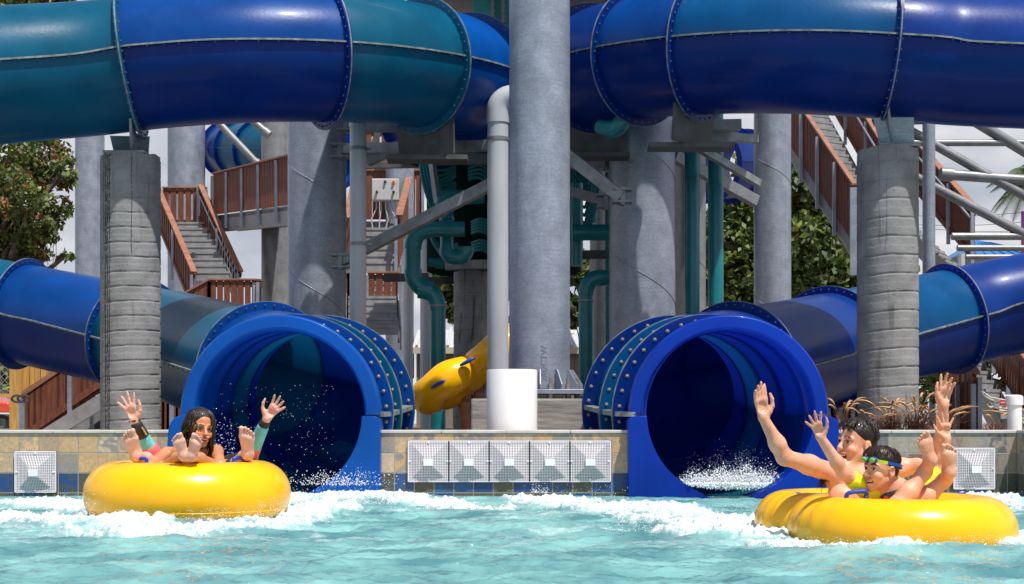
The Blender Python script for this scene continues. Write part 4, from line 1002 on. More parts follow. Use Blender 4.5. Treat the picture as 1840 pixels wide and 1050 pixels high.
# right stairs: long flight running down to the right
t = thing('staircase', at(1530, 470, 25), 'long brown railed steel staircase descending behind the right concrete column', 'staircase')
b0 = at(1553, 400, 26.6); b1 = at(1437, 172, 30.5)
wv = at(1600, 400, 27.3)-b0
flight(t, at(1535, 392, 27), at(1421, 172, 30.2), V((.62, .35, 0)), 18)
rail(t, at(1537, 445, 25), at(1389, 215, 28.2), 1.10, 30, 6, .085, lift=.05, sub=.30, low=False, topw=.10)
g = MB(); s0, s1 = at(1537, 470, 24.96), at(1389, 236, 28.16); g.prism([s0, s1, s1+V((0,0,.34)), s0+V((0,0,.34))], (0, .08, 0)); g.build('outer_stringer', M['galvd'], t, smooth=0)
rail(t, at(1600, 380, 27.3), at(1490, 190, 30.7), 1.10, 26, 7, .10, handrail=.1, lift=.05, topw=.12)
rail(t, at(1529, 445, 25), at(1541, 445, 25), 1.12, 2, 1, .06, sub=.5)
t = thing('staircase', at(1700, 500, 24), 'lower run of brown railed stairs emerging right of the right concrete column', 'staircase')
rail(t, at(1752, 478, 25.4), at(1630, 330, 27.6), 1.05-.0, 22, 7, .10, handrail=.1, lift=.05, topw=.14)
flight(t, at(1720, 500, 25.6), at(1612, 398, 28), V((.5, .8, 0)), 10)
t = thing('staircase', at(1800, 770, 20), 'brown railed concrete stairs low at the right edge behind the white post', 'staircase')
flight(t, at(1800, 772, 19.6), at(1738, 652, 22.3), V((.42, .55, 0)), 7)
rail(t, at(1752, 790, 19.4), at(1700, 700, 21.0), .92, 10, 4, .10, lift=.02, sub=0)
rail(t, at(1700, 786, 20.2), at(1756, 786, 19.4), .80, 8, 4, .08, lift=.02, sub=0, top=False, low=False)
rail(t, at(1862, 782, 20.4), at(1778, 660, 22.8), .95, 18, 6, .10, lift=.10, sub=.1, handrail=.08)
t = thing('fence_rail', at(1500, 770, 20), 'low brown slatted fence between the right slide mouth and its concrete column', 'fence')
rail(t, at(1486, 775, 19), at(1552, 775, 19), .62, 9, 3, .10, lift=.0, sub=0, low=False)
t = thing('fence_rail', at(300, 770, 20), 'low brown slatted fence between the left concrete column and slide mouth', 'fence')
rail(t, at(286, 780, 20), at(335, 780, 20), .62, 6, 3, .10, lift=.0, sub=0, low=False, top=False)
# low left stairs
t = thing('staircase', at(100, 772, 20), 'low brown railed ramp stairs with a pale stringer at the left edge', 'staircase')
flight(t, at(70, 800, 21), at(250, 670, 21.6), V((0, .9, 0)), 9)
rail(t, at(42, 800, 20.2), at(210, 686, 20.4), .72, 16, 7, .12, lift=.03, sub=.25, topw=.10)
rail(t, at(40, 800, 21.6), at(210, 690, 21.6), .80, 15, 8, .12, lift=.03, sub=.25, topw=.10)
g = MB(); s0, s1 = at(60, 812, 20.1), at(230, 706, 20.25); g.prism([s0, s1, s1+V((0,0,.24)), s0+V((0,0,.24))], (0, .05, 0)); g.build('pale_stringer', M['conc'], t, smooth=0)
g = MB(); g.cyl(at(165, 790, 20.8), at(165, 738, 20.8), .035, 10); g.build('stringer_leg', M['pvc'], t)

# ------------------------------------------------------------------ round tube truss at the right
t = thing('tube_truss', at(1670, 560, 22), 'lattice of round grey steel tubes against the sky at the right', 'truss')
def mem(p0, p1, r, nm='tube_member', ends=False):
    g = MB(); g.tube([p0, p1], r, 14)
    if ends: g.cyl(p0, V(p0).lerp(V(p1), .12), r*1.25, 14)
    g.build(nm, M['galvd' if nm == 'tube_member' else 'galv'], t)
mem(at(1669, 190, 22), at(1669, 560, 22), .098, 'upright')
mem(at(1600, 220, 22.3), at(1690, 217, 22.3), .05)
for a, b_, r in (((1580, 257), (1845, 257), .055), ((1612, 222), (1900, 386), .075), ((1625, 308), (1848, 425), .075), ((1690, 313), (1870, 326), .085), ((1745, 214), (1870, 290), .085), ((1710, 425), (1880, 425), .06), ((1720, 446), (1880, 446), .05), ((1735, 462), (1850, 462), .045)):
    mem(at(a[0], a[1], 22.4), at(b_[0], b_[1], 22.4), r, ends=(a[0] == 1690))
g = MB(); g.beam(at(1838.5, 380, 23), at(1838.5, 470, 23), .05, .05); g.build('purple_post', mat('purple_paint', (.14, .03, .16), .5), t, smooth=0)
# power lines
for i, (ya, yb, lab) in enumerate(((388, 374, 'upper thin power line crossing the sky at the right'), (404, 392, 'middle thin power line crossing the sky at the right'), (409, 411, 'lower thin power line crossing the sky at the right'))):
    g = MB(); p0, p1 = at(1640, ya, 120), at(1900, yb, 120); g.tube([p0.lerp(p1, j/10)+V((0, 0, -.3*math.sin(PI*j/10))) for j in range(11)], .025, 5); tag(g.build('power_line', M['black']), lab, 'cable')
# blue pavilion roof
t = thing('pavilion', at(1768, 600, 60), 'distant pavilion with a bright blue pointed metal roof at the right', 'pavilion')
c = at(1755, 431, 60); RB = mat('blue_metal_roof', (.03, .16, .42), .4, var=.1, vscale=2)
g = MB(); e = at(1715, 462, 59); hw = 1.9
base = [V((c.x-1.3, 58, e.z)), V((c.x+2.3, 58, e.z)), V((c.x+2.3, 62, e.z)), V((c.x-1.3, 62, e.z))]
g.add([tuple(q) for q in base]+[tuple(c), ], [(0,1,4),(1,2,4),(2,3,4),(3,0,4),(3,2,1,0)]); g.build('roof', RB, t, smooth=0)
for i in range(9): g = MB(); q = base[0].lerp(base[1], (i+.5)/9); g.beam(q+V((0, -.02, 0)), q.lerp(c, .8)+V((0, -.03, 0)), .05, .05); g.build('roof_rib', RB, t, smooth=0)
for q in base: g = MB(); g.cyl((q.x, q.y, .4), (q.x, q.y, e.z), .15, 10); g.build('pavilion_post', M['pvc'], t)
# radio mast far left
t = thing('radio_mast', at(93, 700, 110), 'tall distant lattice radio mast seen behind the left tree', 'mast')
for k_, (ox, oy) in enumerate(((-.22, 0), (.22, 0), (0, .38))):
    g = MB(); b_ = at(93, 760, 110)+V((ox*1.6, oy, 0)); g.beam(b_, (b_.x, b_.y, 17.5), .05, .05); g.build('mast_leg', M['steel'], t, smooth=0)
g = MB(); c0 = at(93, 760, 110)
for i in range(34):
    z = .6+i*.5; s_ = 1 if i % 2 else -1; g.beam((c0.x-.35*s_, 110, z), (c0.x+.35*s_, 110, z+.5), .04, .04)
g.build('mast_lacing', M['steel'], t, smooth=0)

# ------------------------------------------------------------------ shed, wooden post, fence, cart
t = thing('shed', at(980, 760, 30), 'low beige metal shed with a pale roof seen past the central pillar', 'shed')
a, b_ = at(750, 772, 30), at(1130, 772, 30); sid = mat('beige_ribbed_siding', (.21, .18, .14), .6, var=.1, vscale=3)
zt = at(0, 636, 30).z; g = MB(); w_ = b_.x-a.x; g.box(((a.x+b_.x)/2, 31.5, (zt+.3)/2), (w_, 3, zt-.3))
i = a.x
while i < b_.x: g.box((i, 29.99, (zt+.3)/2), (.04, .03, zt-.3)); i += .2
g.build('wall', sid, t, smooth=0)
g = MB(); g.box(((a.x+b_.x)/2, 29.85, zt+.06), (w_+.2, .12, .13)); g.build('eaves', mat('cream_trim', (.50, .45, .37), .5), t, smooth=0)
g = MB(); g.prism([(a.x-.1, 29.85, zt+.125), (a.x-.1, 31.6, zt+.62), (a.x-.1, 33.4, zt+.125)], (w_+.2, 0, 0)); 
i = a.x
while i < b_.x: g.beam((i, 29.8, zt+.16), (i, 31.6, zt+.66), .05, .04); i += .22
g.build('roof', mat('pale_metal_roof', (.50, .50, .52), .4), t, smooth=0)
t = thing('timber_wall', at(60, 772, 23), 'yellow pine timber wall and posts at the far left behind the low stairs', 'timber wall')
g = MB(); 
for i, (p0, p1) in enumerate(((19, 31), (31, 40), (41, 54), (55, 64), (65, 74), (75, 84), (106, 113), (128, 140))):
    q0, q1 = at(p0, 776, 22.5-.2*(i < 2)), at(p1, 640, 22.5-.2*(i < 2)); g = MB(); g.box(((q0.x+q1.x)/2, q0.y, (q0.z+q1.z)/2), (q1.x-q0.x, .12, q1.z-q0.z)); g.build('board', M['wood'], t, smooth=0, bevel=.006)
t = thing('chain_link_fence', at(5, 772, 26), 'chain link fence with a timber rail at the far left edge', 'fence')
g = MB()
for i in range(46):
    x = -3.0+i*.13-8.2; g.beam((x, 26, .45), (x+1.9, 26, 2.35), .008, .008); g.beam((x+1.9, 26.01, .45), (x, 26.01, 2.35), .008, .008)
g.build('wire_mesh', M['galv'], t, smooth=0)
g = MB(); g.beam(at(-120, 711, 25.9), at(20, 711, 25.9), .05, .07); g.build('timber_rail', M['wood'], t, smooth=0)
t = thing('utility_cart', at(0, 775, 24), 'orange red utility cart with a chunky tyre at the far left edge', 'cart')
OR = mat('orange_red_paint', (.62, .05, .015), .25, coat=.5)
p0 = at(-60, 760, 24); g = MB(); q = [at(-75, 742, 24), at(17, 742, 24), at(18, 732, 24), at(14, 724, 24), at(-10, 722, 24), at(-30, 712, 24), at(-75, 712, 24)]; g.prism(q, (0, 1.1, 0)); g.build('body', OR, t, smooth=30, bevel=.02)
g = MB(); g.beam(at(-75, 743, 23.97), at(17, 743, 23.97), .03, .025); g.build('trim', M['white'], t, smooth=0)
for px in (2, -62):
    c = at(px, 760, 24); g = MB(); g.tube([V((c.x+.13*math.cos(2*PI*i/20), c.y+.05, c.z+.13*math.sin(2*PI*i/20))) for i in range(20)], .055, 10, closed=True); w0 = g.build('wheel', M['black'], t)
    g = MB(); g.cyl(c+V((0, .03, 0)), c+V((0, .08, 0)), .08, 14); g.build('rim', M['worn'], w0)
# white post, hook and warning tag
d = 11.1; k = d/FPX; c = at(1823, 768, d)
t = thing('white_post', (c.x, d, .42), 'short white capped plastic post on the deck at the right edge', 'post')
g = MB(); g.cyl((c.x, d, .42), (c.x, d, c.z+46*k), 12.5*k, 32); g.build('pipe_body', M['whitepvc'], t)
g = MB(); z = c.z+40*k; r = 15*k; g.lathe([(12.6*k, z), (r, z), (r, z+12*k), (r*.96, z+16*k), (r*.6, z+18*k), (0, z+18.5*k)], (c.x, d, 0), 32); g.build('cap', M['whitepvc'], t, smooth=50)
t = thing('warning_tag', at(1803, 738, 13.5), 'small red and white printed tag strung beside the white post', 'sign')
c = at(1804, 728, 13.5); g = MB(); g.box(c, (.088, .004, .108)); g.build('tag_card', M['white'], t, smooth=0)
g = MB(); g.box(c+V((0, -.004, .022)), (.084, .003, .055)); g.build('red_panel', mat('red_print', (.5, .02, .02), .5), t, smooth=0)
place_text('SAFETY', .021, M['white'], t, c+V((0, -.0062, .022)), RX, 'lettering'); place_text('ZIPP', .024, M['black'], t, c+V((0, -.003, -.02)), RX, 'lettering')
t = thing('hook_chain', at(1775, 725, 13.5), 'thick steel hook on a thin line strung to the printed tag', 'hook')
q = catmull([at(1763, 703, 13.5), at(1768, 712, 13.5), at(1778, 718, 13.5), at(1786, 722, 13.5), at(1785, 731, 13.5), at(1777, 732, 13.5), at(1773, 727, 13.5)], 5)
g = MB(); g.tube(q, .014, 8); g.build('hook', M['bolt'], t)
g = MB(); g.tube([at(1766, 704, 13.5), at(1780, 714, 13.5), at(1803, 718, 13.5), at(1815, 722, 13.5)], .003, 5); g.build('line', M['white'], t)
t = thing('chain_links', at(35, 725, 19.8), 'two large pale steel chain links hooked to the low left stair rail', 'chain')
for px in (32, 43):
    g = MB(); pts = []
    for i in range(24):
        a = 2*PI*i/24; pts.append(at(px+(9+0)*math.cos(a)*1.25, 717+6*math.sin(a), 19.8)+V((0, .02*math.sin(a), 0)))
    g.tube(pts, .016, 8, closed=True); g.build('link', M['bolt'], t)
# ------------------------------------------------------------------ trees, palm, grasses
def leaf_mat(name, rgb, tr=.25):
    m = mat(name, rgb, .5, var=.5, vscale=1.3); p = m.node_tree.nodes['Principled BSDF']
    nt = m.node_tree; out = nt.nodes['Material Output']; tl = nt.nodes.new('ShaderNodeBsdfTranslucent'); mx = nt.nodes.new('ShaderNodeMixShader'); mx.inputs[0].default_value = tr
    tl.inputs['Color'].default_value = (rgb[0]*1.5, rgb[1]*1.6, rgb[2], 1)
    nt.links.new(p.outputs[0], mx.inputs[1]); nt.links.new(tl.outputs[0], mx.inputs[2]); nt.links.new(mx.outputs[0], out.inputs[0]); return m
BARK = mat('tree_bark', (.09, .07, .055), .9, var=.4, vscale=9, bump=.5)
LM = [leaf_mat('olive_leaf', (.12, .145, .045)), leaf_mat('dark_leaf', (.045, .075, .020)), leaf_mat('russet_leaf', (.24, .075, .035)), leaf_mat('light_leaf', (.18, .23, .06))]
def tree(name, base, height, blobs, label, nleaf, ls, cat='tree', mix=(0, 0, 1, 3), group=None, seed=1, trunk=.25):
    rnd = np.random.default_rng(seed); base = V(base); t = thing(name, base, label, cat, group)
    g = MB(); hub = base+V((0, 0, height*.30)); g.tube(catmull([base, base+V((.1, 0, height*.15)), hub], 4), [trunk*(1-.05*i) for i in range(9)], 10)
    r2 = random.Random(seed)
    for c, r in blobs:
        c = V(c); m1 = hub.lerp(c, .5)+V((r2.uniform(-.3, .3), r2.uniform(-.3, .3), r2.uniform(0, .4))); pts = catmull([hub-V((0, 0, .2)), m1, c], 5)
        g.tube(pts, [trunk*.5*(1-i/(len(pts)))+.02 for i in range(len(pts))], 7)
        for _ in range(5):
            e = c+V((r2.gauss(0, 1), r2.gauss(0, 1), r2.gauss(0, .8))).normalized()*r*.85; g.tube([m1.lerp(c, .7), (m1.lerp(c, .5)+e)/2+V((0, 0, .1)), e], [trunk*.16, trunk*.10, .012], 5)
    g.build('trunk', BARK, t, smooth=60)
    tot = sum(r**2 for _, r in blobs); vs = []; mi = []
    for c, r in blobs:
        k = int(nleaf*r*r/tot); ncl = max(6, k//26)
        d = rnd.normal(size=(ncl, 3)); d /= np.linalg.norm(d, axis=1)[:, None]; cc = np.array(c)+d*(r*rnd.uniform(.35, 1.08, ncl)**.6)[:, None]*np.array([1, 1, .85])
        idx = rnd.integers(0, ncl, k); P_ = cc[idx]+rnd.normal(size=(k, 3))*r*.13
        a = rnd.normal(size=(k, 3)); a[:, 2] -= .5; a /= np.linalg.norm(a, axis=1)[:, None]; b_ = np.cross(a, rnd.normal(size=(k, 3))); b_ /= np.linalg.norm(b_, axis=1)[:, None]
        L_ = ls*rnd.uniform(.45, 1.5, k)[:, None]; nrm = np.cross(a, b_)
        q = np.stack([P_, P_+a*L_*.5+b_*L_*.28+nrm*L_*.06, P_+a*L_, P_+a*L_*.5-b_*L_*.28+nrm*L_*.06], 1); vs.append(q.reshape(-1, 3)); mi += list(np.array(mix)[(idx+rnd.integers(0, 2, k)) % len(mix)])
    v = np.concatenate(vs); n = len(v)//4; me = bpy.data.meshes.new('crown'); o0 = np.array(base)
    me.vertices.add(len(v)); me.vertices.foreach_set('co', (v-o0).ravel()); me.loops.add(n*4); me.loops.foreach_set('vertex_index', np.arange(n*4)); me.polygons.add(n)
    me.polygons.foreach_set('loop_start', np.arange(0, n*4, 4)); me.polygons.foreach_set('loop_total', np.full(n, 4)); me.update(calc_edges=True)
    for q in LM: me.materials.append(q)
    me.polygons.foreach_set('material_index', np.array(mi, dtype=np.int32)[:n]); o = bpy.data.objects.new('crown', me); COL.objects.link(o); o.parent = t; ORG[o.name] = V(base)
    return t
A = lambda x, y, d: tuple(at(x, y, d))
def bl(lst, d, k=1): return [(A(x, y, d+dz), r*d/FPX*k) for x, y, r, dz in lst]
tree('leafy_tree', (at(-20, 700, 27).x, 27, .4), 5.5, bl([(20, 290, 55, 0), (75, 275, 50, .5), (-40, 330, 70, 0), (30, 350, 52, -.5), (95, 330, 34, .5), (10, 420, 62, .3), (62, 400, 44, 0), (-60, 440, 70, 0), (118, 300, 24, 0), (110, 372, 20, 0), (60, 455, 30, 0), (20, 480, 40, 0), (120, 458, 10, 0)], 27), 'sparse leafy tree with russet tinges behind the slides at the left edge', 15000, .115, mix=(0, 3, 1, 0, 3, 0, 1, 2), seed=3, trunk=.2)
tree('leafy_tree', (at(-120, 700, 34).x, 34, .4), 10, bl([(20, 5, 70, 0), (-60, 0, 80, 0), (95, -15, 40, 0)], 34), 'taller tree whose twigs just top the upper left tube', 7000, .2, mix=(0, 0, 1, 3, 2), seed=5, trunk=.25)
tree('oak_tree', (at(1480, 700, 48).x, 48, .4), 9, bl([(1445, 330, 46, 0), (1480, 390, 66, 1), (1530, 420, 60, 2), (1440, 440, 62, 0), (1500, 490, 72, 0), (1420, 510, 50, 1), (1440, 268, 22, 0), (1560, 480, 50, 0), (1470, 540, 60, 0), (1600, 520, 50, 0)], 48), 'dense dark green tree under the right brown staircase', 24000, .30, mix=(1, 0, 0, 3, 1), seed=7, trunk=.35)
tree('oak_tree', (at(1330, 700, 52).x, 52, .4), 8, bl([(1330, 390, 46, 0), (1310, 440, 60, 0), (1360, 450, 60, 1), (1330, 500, 70, 0), (1290, 500, 46, 0), (1370, 520, 60, 0), (1340, 350, 26, 0), (1330, 300, 16, 0)], 52), 'round dark green tree behind the tall teal pipes', 17000, .30, mix=(1, 0, 1, 3, 1), seed=9, trunk=.3)
tree('small_tree', (at(870, 700, 44).x, 44, .4), 6, bl([(800, 500, 30, 0), (830, 540, 40, 0), (880, 520, 40, 0), (1030, 480, 30, 0), (1035, 560, 34, 0), (960, 520, 40, 0)], 44), 'shaded green tree glimpsed under the hose tower', 8000, .26, mix=(1, 0, 1, 0), seed=12, trunk=.2)
tree('oak_tree', (at(1900, 700, 60).x, 60, .4), 5, bl([(1850, 640, 60, 0), (1780, 660, 50, 0), (1930, 600, 90, 0), (1700, 690, 50, 0), (1620, 690, 60, 0)], 60), 'low green tree behind the right edge stairs', 7000, .3, mix=(1, 0, 0, 3), seed=15, trunk=.3)
tree('bushy_tree', (at(60, 700, 50).x, 50, .4), 3.2, bl([(40, 690, 50, 0), (130, 700, 50, 0), (230, 700, 50, 0), (320, 700, 60, 0), (-40, 670, 60, 0)], 50), 'low olive bushes far behind the left timber wall', 7000, .26, cat='bush', mix=(1, 0, 0, 3), seed=16, trunk=.15)
# palm
pc = at(1858, 318, 55); t = thing('palm_tree', (pc.x, pc.y, .4), 'feathery green palm crown at the right edge behind the tubes', 'palm')
g = MB(); g.tube([(pc.x, pc.y, .4), (pc.x+.2, pc.y, pc.z*.5), tuple(pc)], [.28, .22, .2], 12); g.build('trunk', BARK, t)
rnd = random.Random(8); PL = leaf_mat('palm_leaf', (.07, .115, .035), .2)
for i in range(26):
    az = 2*PI*i/26+rnd.uniform(-.1, .1); el = rnd.uniform(-.5, 1.1); Lf = rnd.uniform(1.6, 2.1); hd = V((math.cos(az), math.sin(az), 0)); pts = []
    for j in range(10):
        u = j/9; pts.append(pc+hd*Lf*u*math.cos(el*.6)+V((0, 0, Lf*(math.sin(el)*u-1.0*u*u*.62))))
    g = MB(); g.tube(pts, [.03*(1-j/11) for j in range(10)], 5)
    for j in range(60):
        u = .12+.88*j/60; k_ = min(8, int(u*9)); q = pts[k_].lerp(pts[k_+1], u*9-k_); tn = (pts[k_+1]-pts[k_]).normalized(); sd = tn.cross(V((0, 0, 1))).normalized()
        ll = .55*math.sin(PI*min(1, u*.85+.12))
        for s_ in (-1, 1):
            e = q+sd*s_*ll*.75+tn*ll*.55-V((0, 0, ll*.45)); g.add([tuple(q-tn*.018), tuple(q+tn*.018), tuple(e)], [(0, 1, 2)])
    g.build('frond', PL, t, smooth=0)
# fountain grass tufts behind the right wall
GB = mat('purple_grass_blade', (.10, .035, .030), .6, var=.5, vscale=5); GP = mat('tan_seed_plume', (.44, .25, .12), .8, var=.3, vscale=20); GG = mat('rust_grass_blade', (.22, .10, .045), .6)
def tuft(px, d, n, npl, hgt, label, seed, lean=0, wide=.35):
    r2 = random.Random(seed); c = at(px, 772, d); c.z = .44; t = thing('fountain_grass', c, label, 'ornamental grass', 'fountain grass behind the right pool wall')
    g = MB()
    for i in range(n):
        az = r2.uniform(0, 2*PI); sp_ = r2.uniform(.05, 1)*wide*1.1+0; h_ = hgt*r2.uniform(.35, .8); b0 = c+V((r2.gauss(0, .05), r2.gauss(0, .05), 0)); pts = []
        for j in range(6):
            u = j/5; pts.append(b0+V((math.cos(az)*sp_*u**1.5+lean*u*u*.3, math.sin(az)*sp_*u**1.5, h_*(u-.25*u**3))))
        sdv = V((r2.gauss(0, 1), r2.gauss(0, 1), 0)).normalized()*.0045
        vs = []; 
        for j, q in enumerate(pts): vs += [q-sdv*(1-j/5.2), q+sdv*(1-j/5.2)]
        g.add(vs, [(2*j, 2*j+1, 2*j+3, 2*j+2) for j in range(5)], 0 if r2.random() < .7 else 1)
    g.build('blades', [GB, GG], t, smooth=0)
    for i in range(npl):
        az = r2.uniform(0, 2*PI); sp_ = r2.uniform(.2, 1.1)*wide*1.25; h_ = hgt*r2.uniform(.65, 1.1); pts = []
        for j in range(12):
            u = j/11; pts.append(c+V((math.cos(az)*sp_*u**1.8+lean*u*u, math.sin(az)*sp_*u**1.8, h_*(u-.30*u**4))))
        g = MB(); g.tube(pts[:9], .0018, 4, 1); pp = pts[7:]
        g.tube(pp, [.002, .0085, .0095, .0075, .002][:len(pp)], 6)
        for _ in range(46):
            u = r2.random()*(len(pp)-1.01); k_ = int(u); q = pp[k_].lerp(pp[k_+1], u-k_); e = q+V((r2.gauss(0, 1), r2.gauss(0, 1), r2.gauss(.6, 1))).normalized()*.022; g.add([q, q+V((.002, 0, .002)), e], [(0, 1, 2)])
        g.build('plume', [GP, GG], t, smooth=60)
tuft(1600, 11.7, 170, 13, .40, 'russet fountain grass clump in front of the right concrete column, leftmost of the big clumps', 1, .05, .30)
tuft(1648, 11.5, 190, 15, .46, 'tallest fountain grass clump with tan plumes at the right edge of the concrete column', 2, .0, .28)
tuft(1690, 11.9, 120, 9, .42, 'fountain grass clump behind the raised hands of the riders', 3, .08, .30)
tuft(1512, 11.8, 50, 8, .42, 'thin fountain grass clump beside the right slide mouth', 4, .02, .18)
tuft(1560, 11.6, 120, 6, .30, 'low reddish fountain grass clump behind the teenager\'s head', 5, .0, .28)
tuft(1790, 11.8, 90, 3, .26, 'low purple fountain grass clump left of the white post', 6, .05, .22)
tuft(1850, 12.0, 70, 5, .42, 'fountain grass clump at the far right edge beyond the white post', 7, -.12, .25)
# ------------------------------------------------------------------ smooth bodies: a distance field of tapered limbs, meshed as one surface
class Body:
    def __init__(s): s.pr = []
    def rc(s, a, b, r0, r1=None, k=.02, cut=False): s.pr.append(('c', V(a), V(b), r0, r0 if r1 is None else r1, k, cut)); return s
    def el(s, c, r, R=None, k=.02, cut=False):
        if isinstance(r, (int, float)): r = (r, r, r)
        s.pr.append(('e', V(c), tuple(r), R if R is not None else Matrix.Identity(3), None, k, cut)); return s
    def limb(s, pts, rs, k=.02):
        for (a, b), (r0, r1) in zip(zip(pts[:-1], pts[1:]), zip(rs[:-1], rs[1:])): s.rc(a, b, r0, r1, k)
        return s
    def mesh(s, name, m, parent, h=.0045, smooth_it=2, label=None, zones=(), m2=None):
        lo = np.full(3, 1e9); hi = -lo
        bbs = []
        for p in s.pr:
            if p[0] == 'c': q = np.array([p[1], p[2]]); r = max(p[3], p[4])
            else: q = np.array([p[1]]); r = max(p[2])
            l_, h_ = q.min(0)-r, q.max(0)+r; bbs.append((l_, h_))
            if not p[6]: lo = np.minimum(lo, l_); hi = np.maximum(hi, h_)
        lo -= 3*h; hi += 3*h; n = np.ceil((hi-lo)/h).astype(int)+1
        D = np.full(n, .2, dtype=np.float32); ax = [lo[i]+h*np.arange(n[i], dtype=np.float32) for i in range(3)]
        for p, (l_, h_) in zip(s.pr, bbs):
            pad = p[5]+3*h; i0 = np.maximum(0, np.floor((l_-pad-lo)/h).astype(int)); i1 = np.minimum(n, np.ceil((h_+pad-lo)/h).astype(int)+1)
            if (i1 <= i0).any(): continue
            sl = tuple(slice(a, b) for a, b in zip(i0, i1)); X_, Y_, Z_ = ax[0][sl[0]][:, None, None], ax[1][sl[1]][None, :, None], ax[2][sl[2]][None, None, :]
            if p[0] == 'c':
                a, b = p[1], p[2]; ab = b-a; L2 = max(1e-12, ab.length_squared)
                t = np.clip(((X_-a.x)*ab.x+(Y_-a.y)*ab.y+(Z_-a.z)*ab.z)/L2, 0, 1)
                d = np.sqrt((X_-a.x-t*ab.x)**2+(Y_-a.y-t*ab.y)**2+(Z_-a.z-t*ab.z)**2)-(p[3]+(p[4]-p[3])*t)
            else:
                c, r, R = p[1], p[2], p[3]; dx, dy, dz = X_-c.x, Y_-c.y, Z_-c.z
                u = [R.col[i] for i in range(3)]; l = [dx*q.x+dy*q.y+dz*q.z for q in u]
                k0 = np.sqrt(sum((l[i]/r[i])**2 for i in range(3))); k1 = np.sqrt(sum((l[i]/r[i]**2)**2 for i in range(3)))+1e-9
                d = np.where(k0 < 1e-4, -min(r), k0*(k0-1)/k1)
            A_ = D[sl]; k = p[5]
            if p[6]:
                hh = np.clip(.5-.5*(A_+d)/k, 0, 1); D[sl] = A_*(1-hh)-d*hh+k*hh*(1-hh)
            else:
                hh = np.clip(.5+.5*(d-A_)/k, 0, 1); D[sl] = d*(1-hh)+A_*hh-k*hh*(1-hh)
        S = D < 0; c = np.zeros(tuple(n-1), dtype=np.int8)
        for i in (0, 1):
            for j in (0, 1):
                for l in (0, 1): c += S[i:n[0]-1+i, j:n[1]-1+j, l:n[2]-1+l]
        act = (c > 0) & (c < 8); idx = np.argwhere(act); vid = np.full(tuple(n-1), -1, dtype=np.int64); vid[act] = np.arange(len(idx))
        acc = np.zeros((len(idx), 3)); cnt = np.zeros(len(idx))
        for axn in range(3):
            for a in (0, 1):
                for b in (0, 1):
                    o = np.zeros(3, int); oth = [q for q in range(3) if q != axn]; o[oth[0]] = a; o[oth[1]] = b
                    p0 = idx+o; p1 = p0.copy(); p1[:, axn] += 1
                    d0 = D[tuple(p0.T)]; d1 = D[tuple(p1.T)]; m_ = (d0 < 0) != (d1 < 0)
                    t = np.where(m_, d0/(d0-d1+1e-12), 0); q = p0.astype(float); q[:, axn] += t
                    acc[m_] += q[m_]; cnt[m_] += 1
        vs = lo+h*(acc/cnt[:, None]); F = []
        for axn in range(3):
            sl0 = [slice(1, -1)]*3; a0 = [slice(1, n[i]-1) for i in range(3)]; a0[axn] = slice(0, n[axn]-1); a1 = list(a0); a1[axn] = slice(1, n[axn])
            s0 = S[tuple(a0)]; s1 = S[tuple(a1)]; e = np.argwhere(s0 != s1)
            if not len(e): continue
            neg = s0[tuple(e.T)]; base = e.copy(); u, w_ = [q for q in range(3) if q != axn]; base[:, u] += 1; base[:, w_] += 1
            def g_(du, dw):
                q = base.copy(); q[:, u] += du; q[:, w_] += dw; return vid[tuple(q.T)]
            quad = np.stack([g_(-1, -1), g_(0, -1), g_(0, 0), g_(-1, 0)], 1); flip = neg if axn != 1 else ~neg
            quad[~flip] = quad[~flip][:, ::-1]; F.append(quad)
        F = np.concatenate(F); F = F[(F >= 0).all(1)]
        nb = np.zeros_like(vs); 
        for _ in range(smooth_it):
            nb[:] = 0; ct = np.zeros(len(vs))
            for i in range(4):
                np.add.at(nb, F[:, i], vs[F[:, (i+1) % 4]]); np.add.at(nb, F[:, i], vs[F[:, (i-1) % 4]]); np.add.at(ct, F[:, i], 2)
            vs = vs*.5+.5*nb/np.maximum(ct, 1)[:, None]
        o0 = ORG[parent.name] if parent is not None else V(vs.mean(0))
        me = bpy.data.meshes.new(name); v2 = vs-np.array(o0); me.vertices.add(len(v2)); me.vertices.foreach_set('co', v2.ravel())
        me.loops.add(F.size); me.loops.foreach_set('vertex_index', F.ravel()); me.polygons.add(len(F)); me.polygons.foreach_set('loop_start', np.arange(0, F.size, 4)); me.polygons.foreach_set('loop_total', np.full(len(F), 4))
        me.update(calc_edges=True); me.materials.append(m); me.polygons.foreach_set('use_smooth', [True]*len(F))
        if m2:
            me.materials.append(m2); fc = vs[F].mean(1); k_ = np.zeros(len(F), dtype=np.int32)
            for (zc, zr) in zones: k_[np.linalg.norm(fc-np.array(zc), axis=1) < zr] = 1
            me.polygons.foreach_set('material_index', k_)
        o = bpy.data.objects.new(name, me); COL.objects.link(o); ORG[o.name] = V(o0)
        if parent is not None: o.parent = parent
        else: o.location = o0
        if label: o['label'] = label
        return o

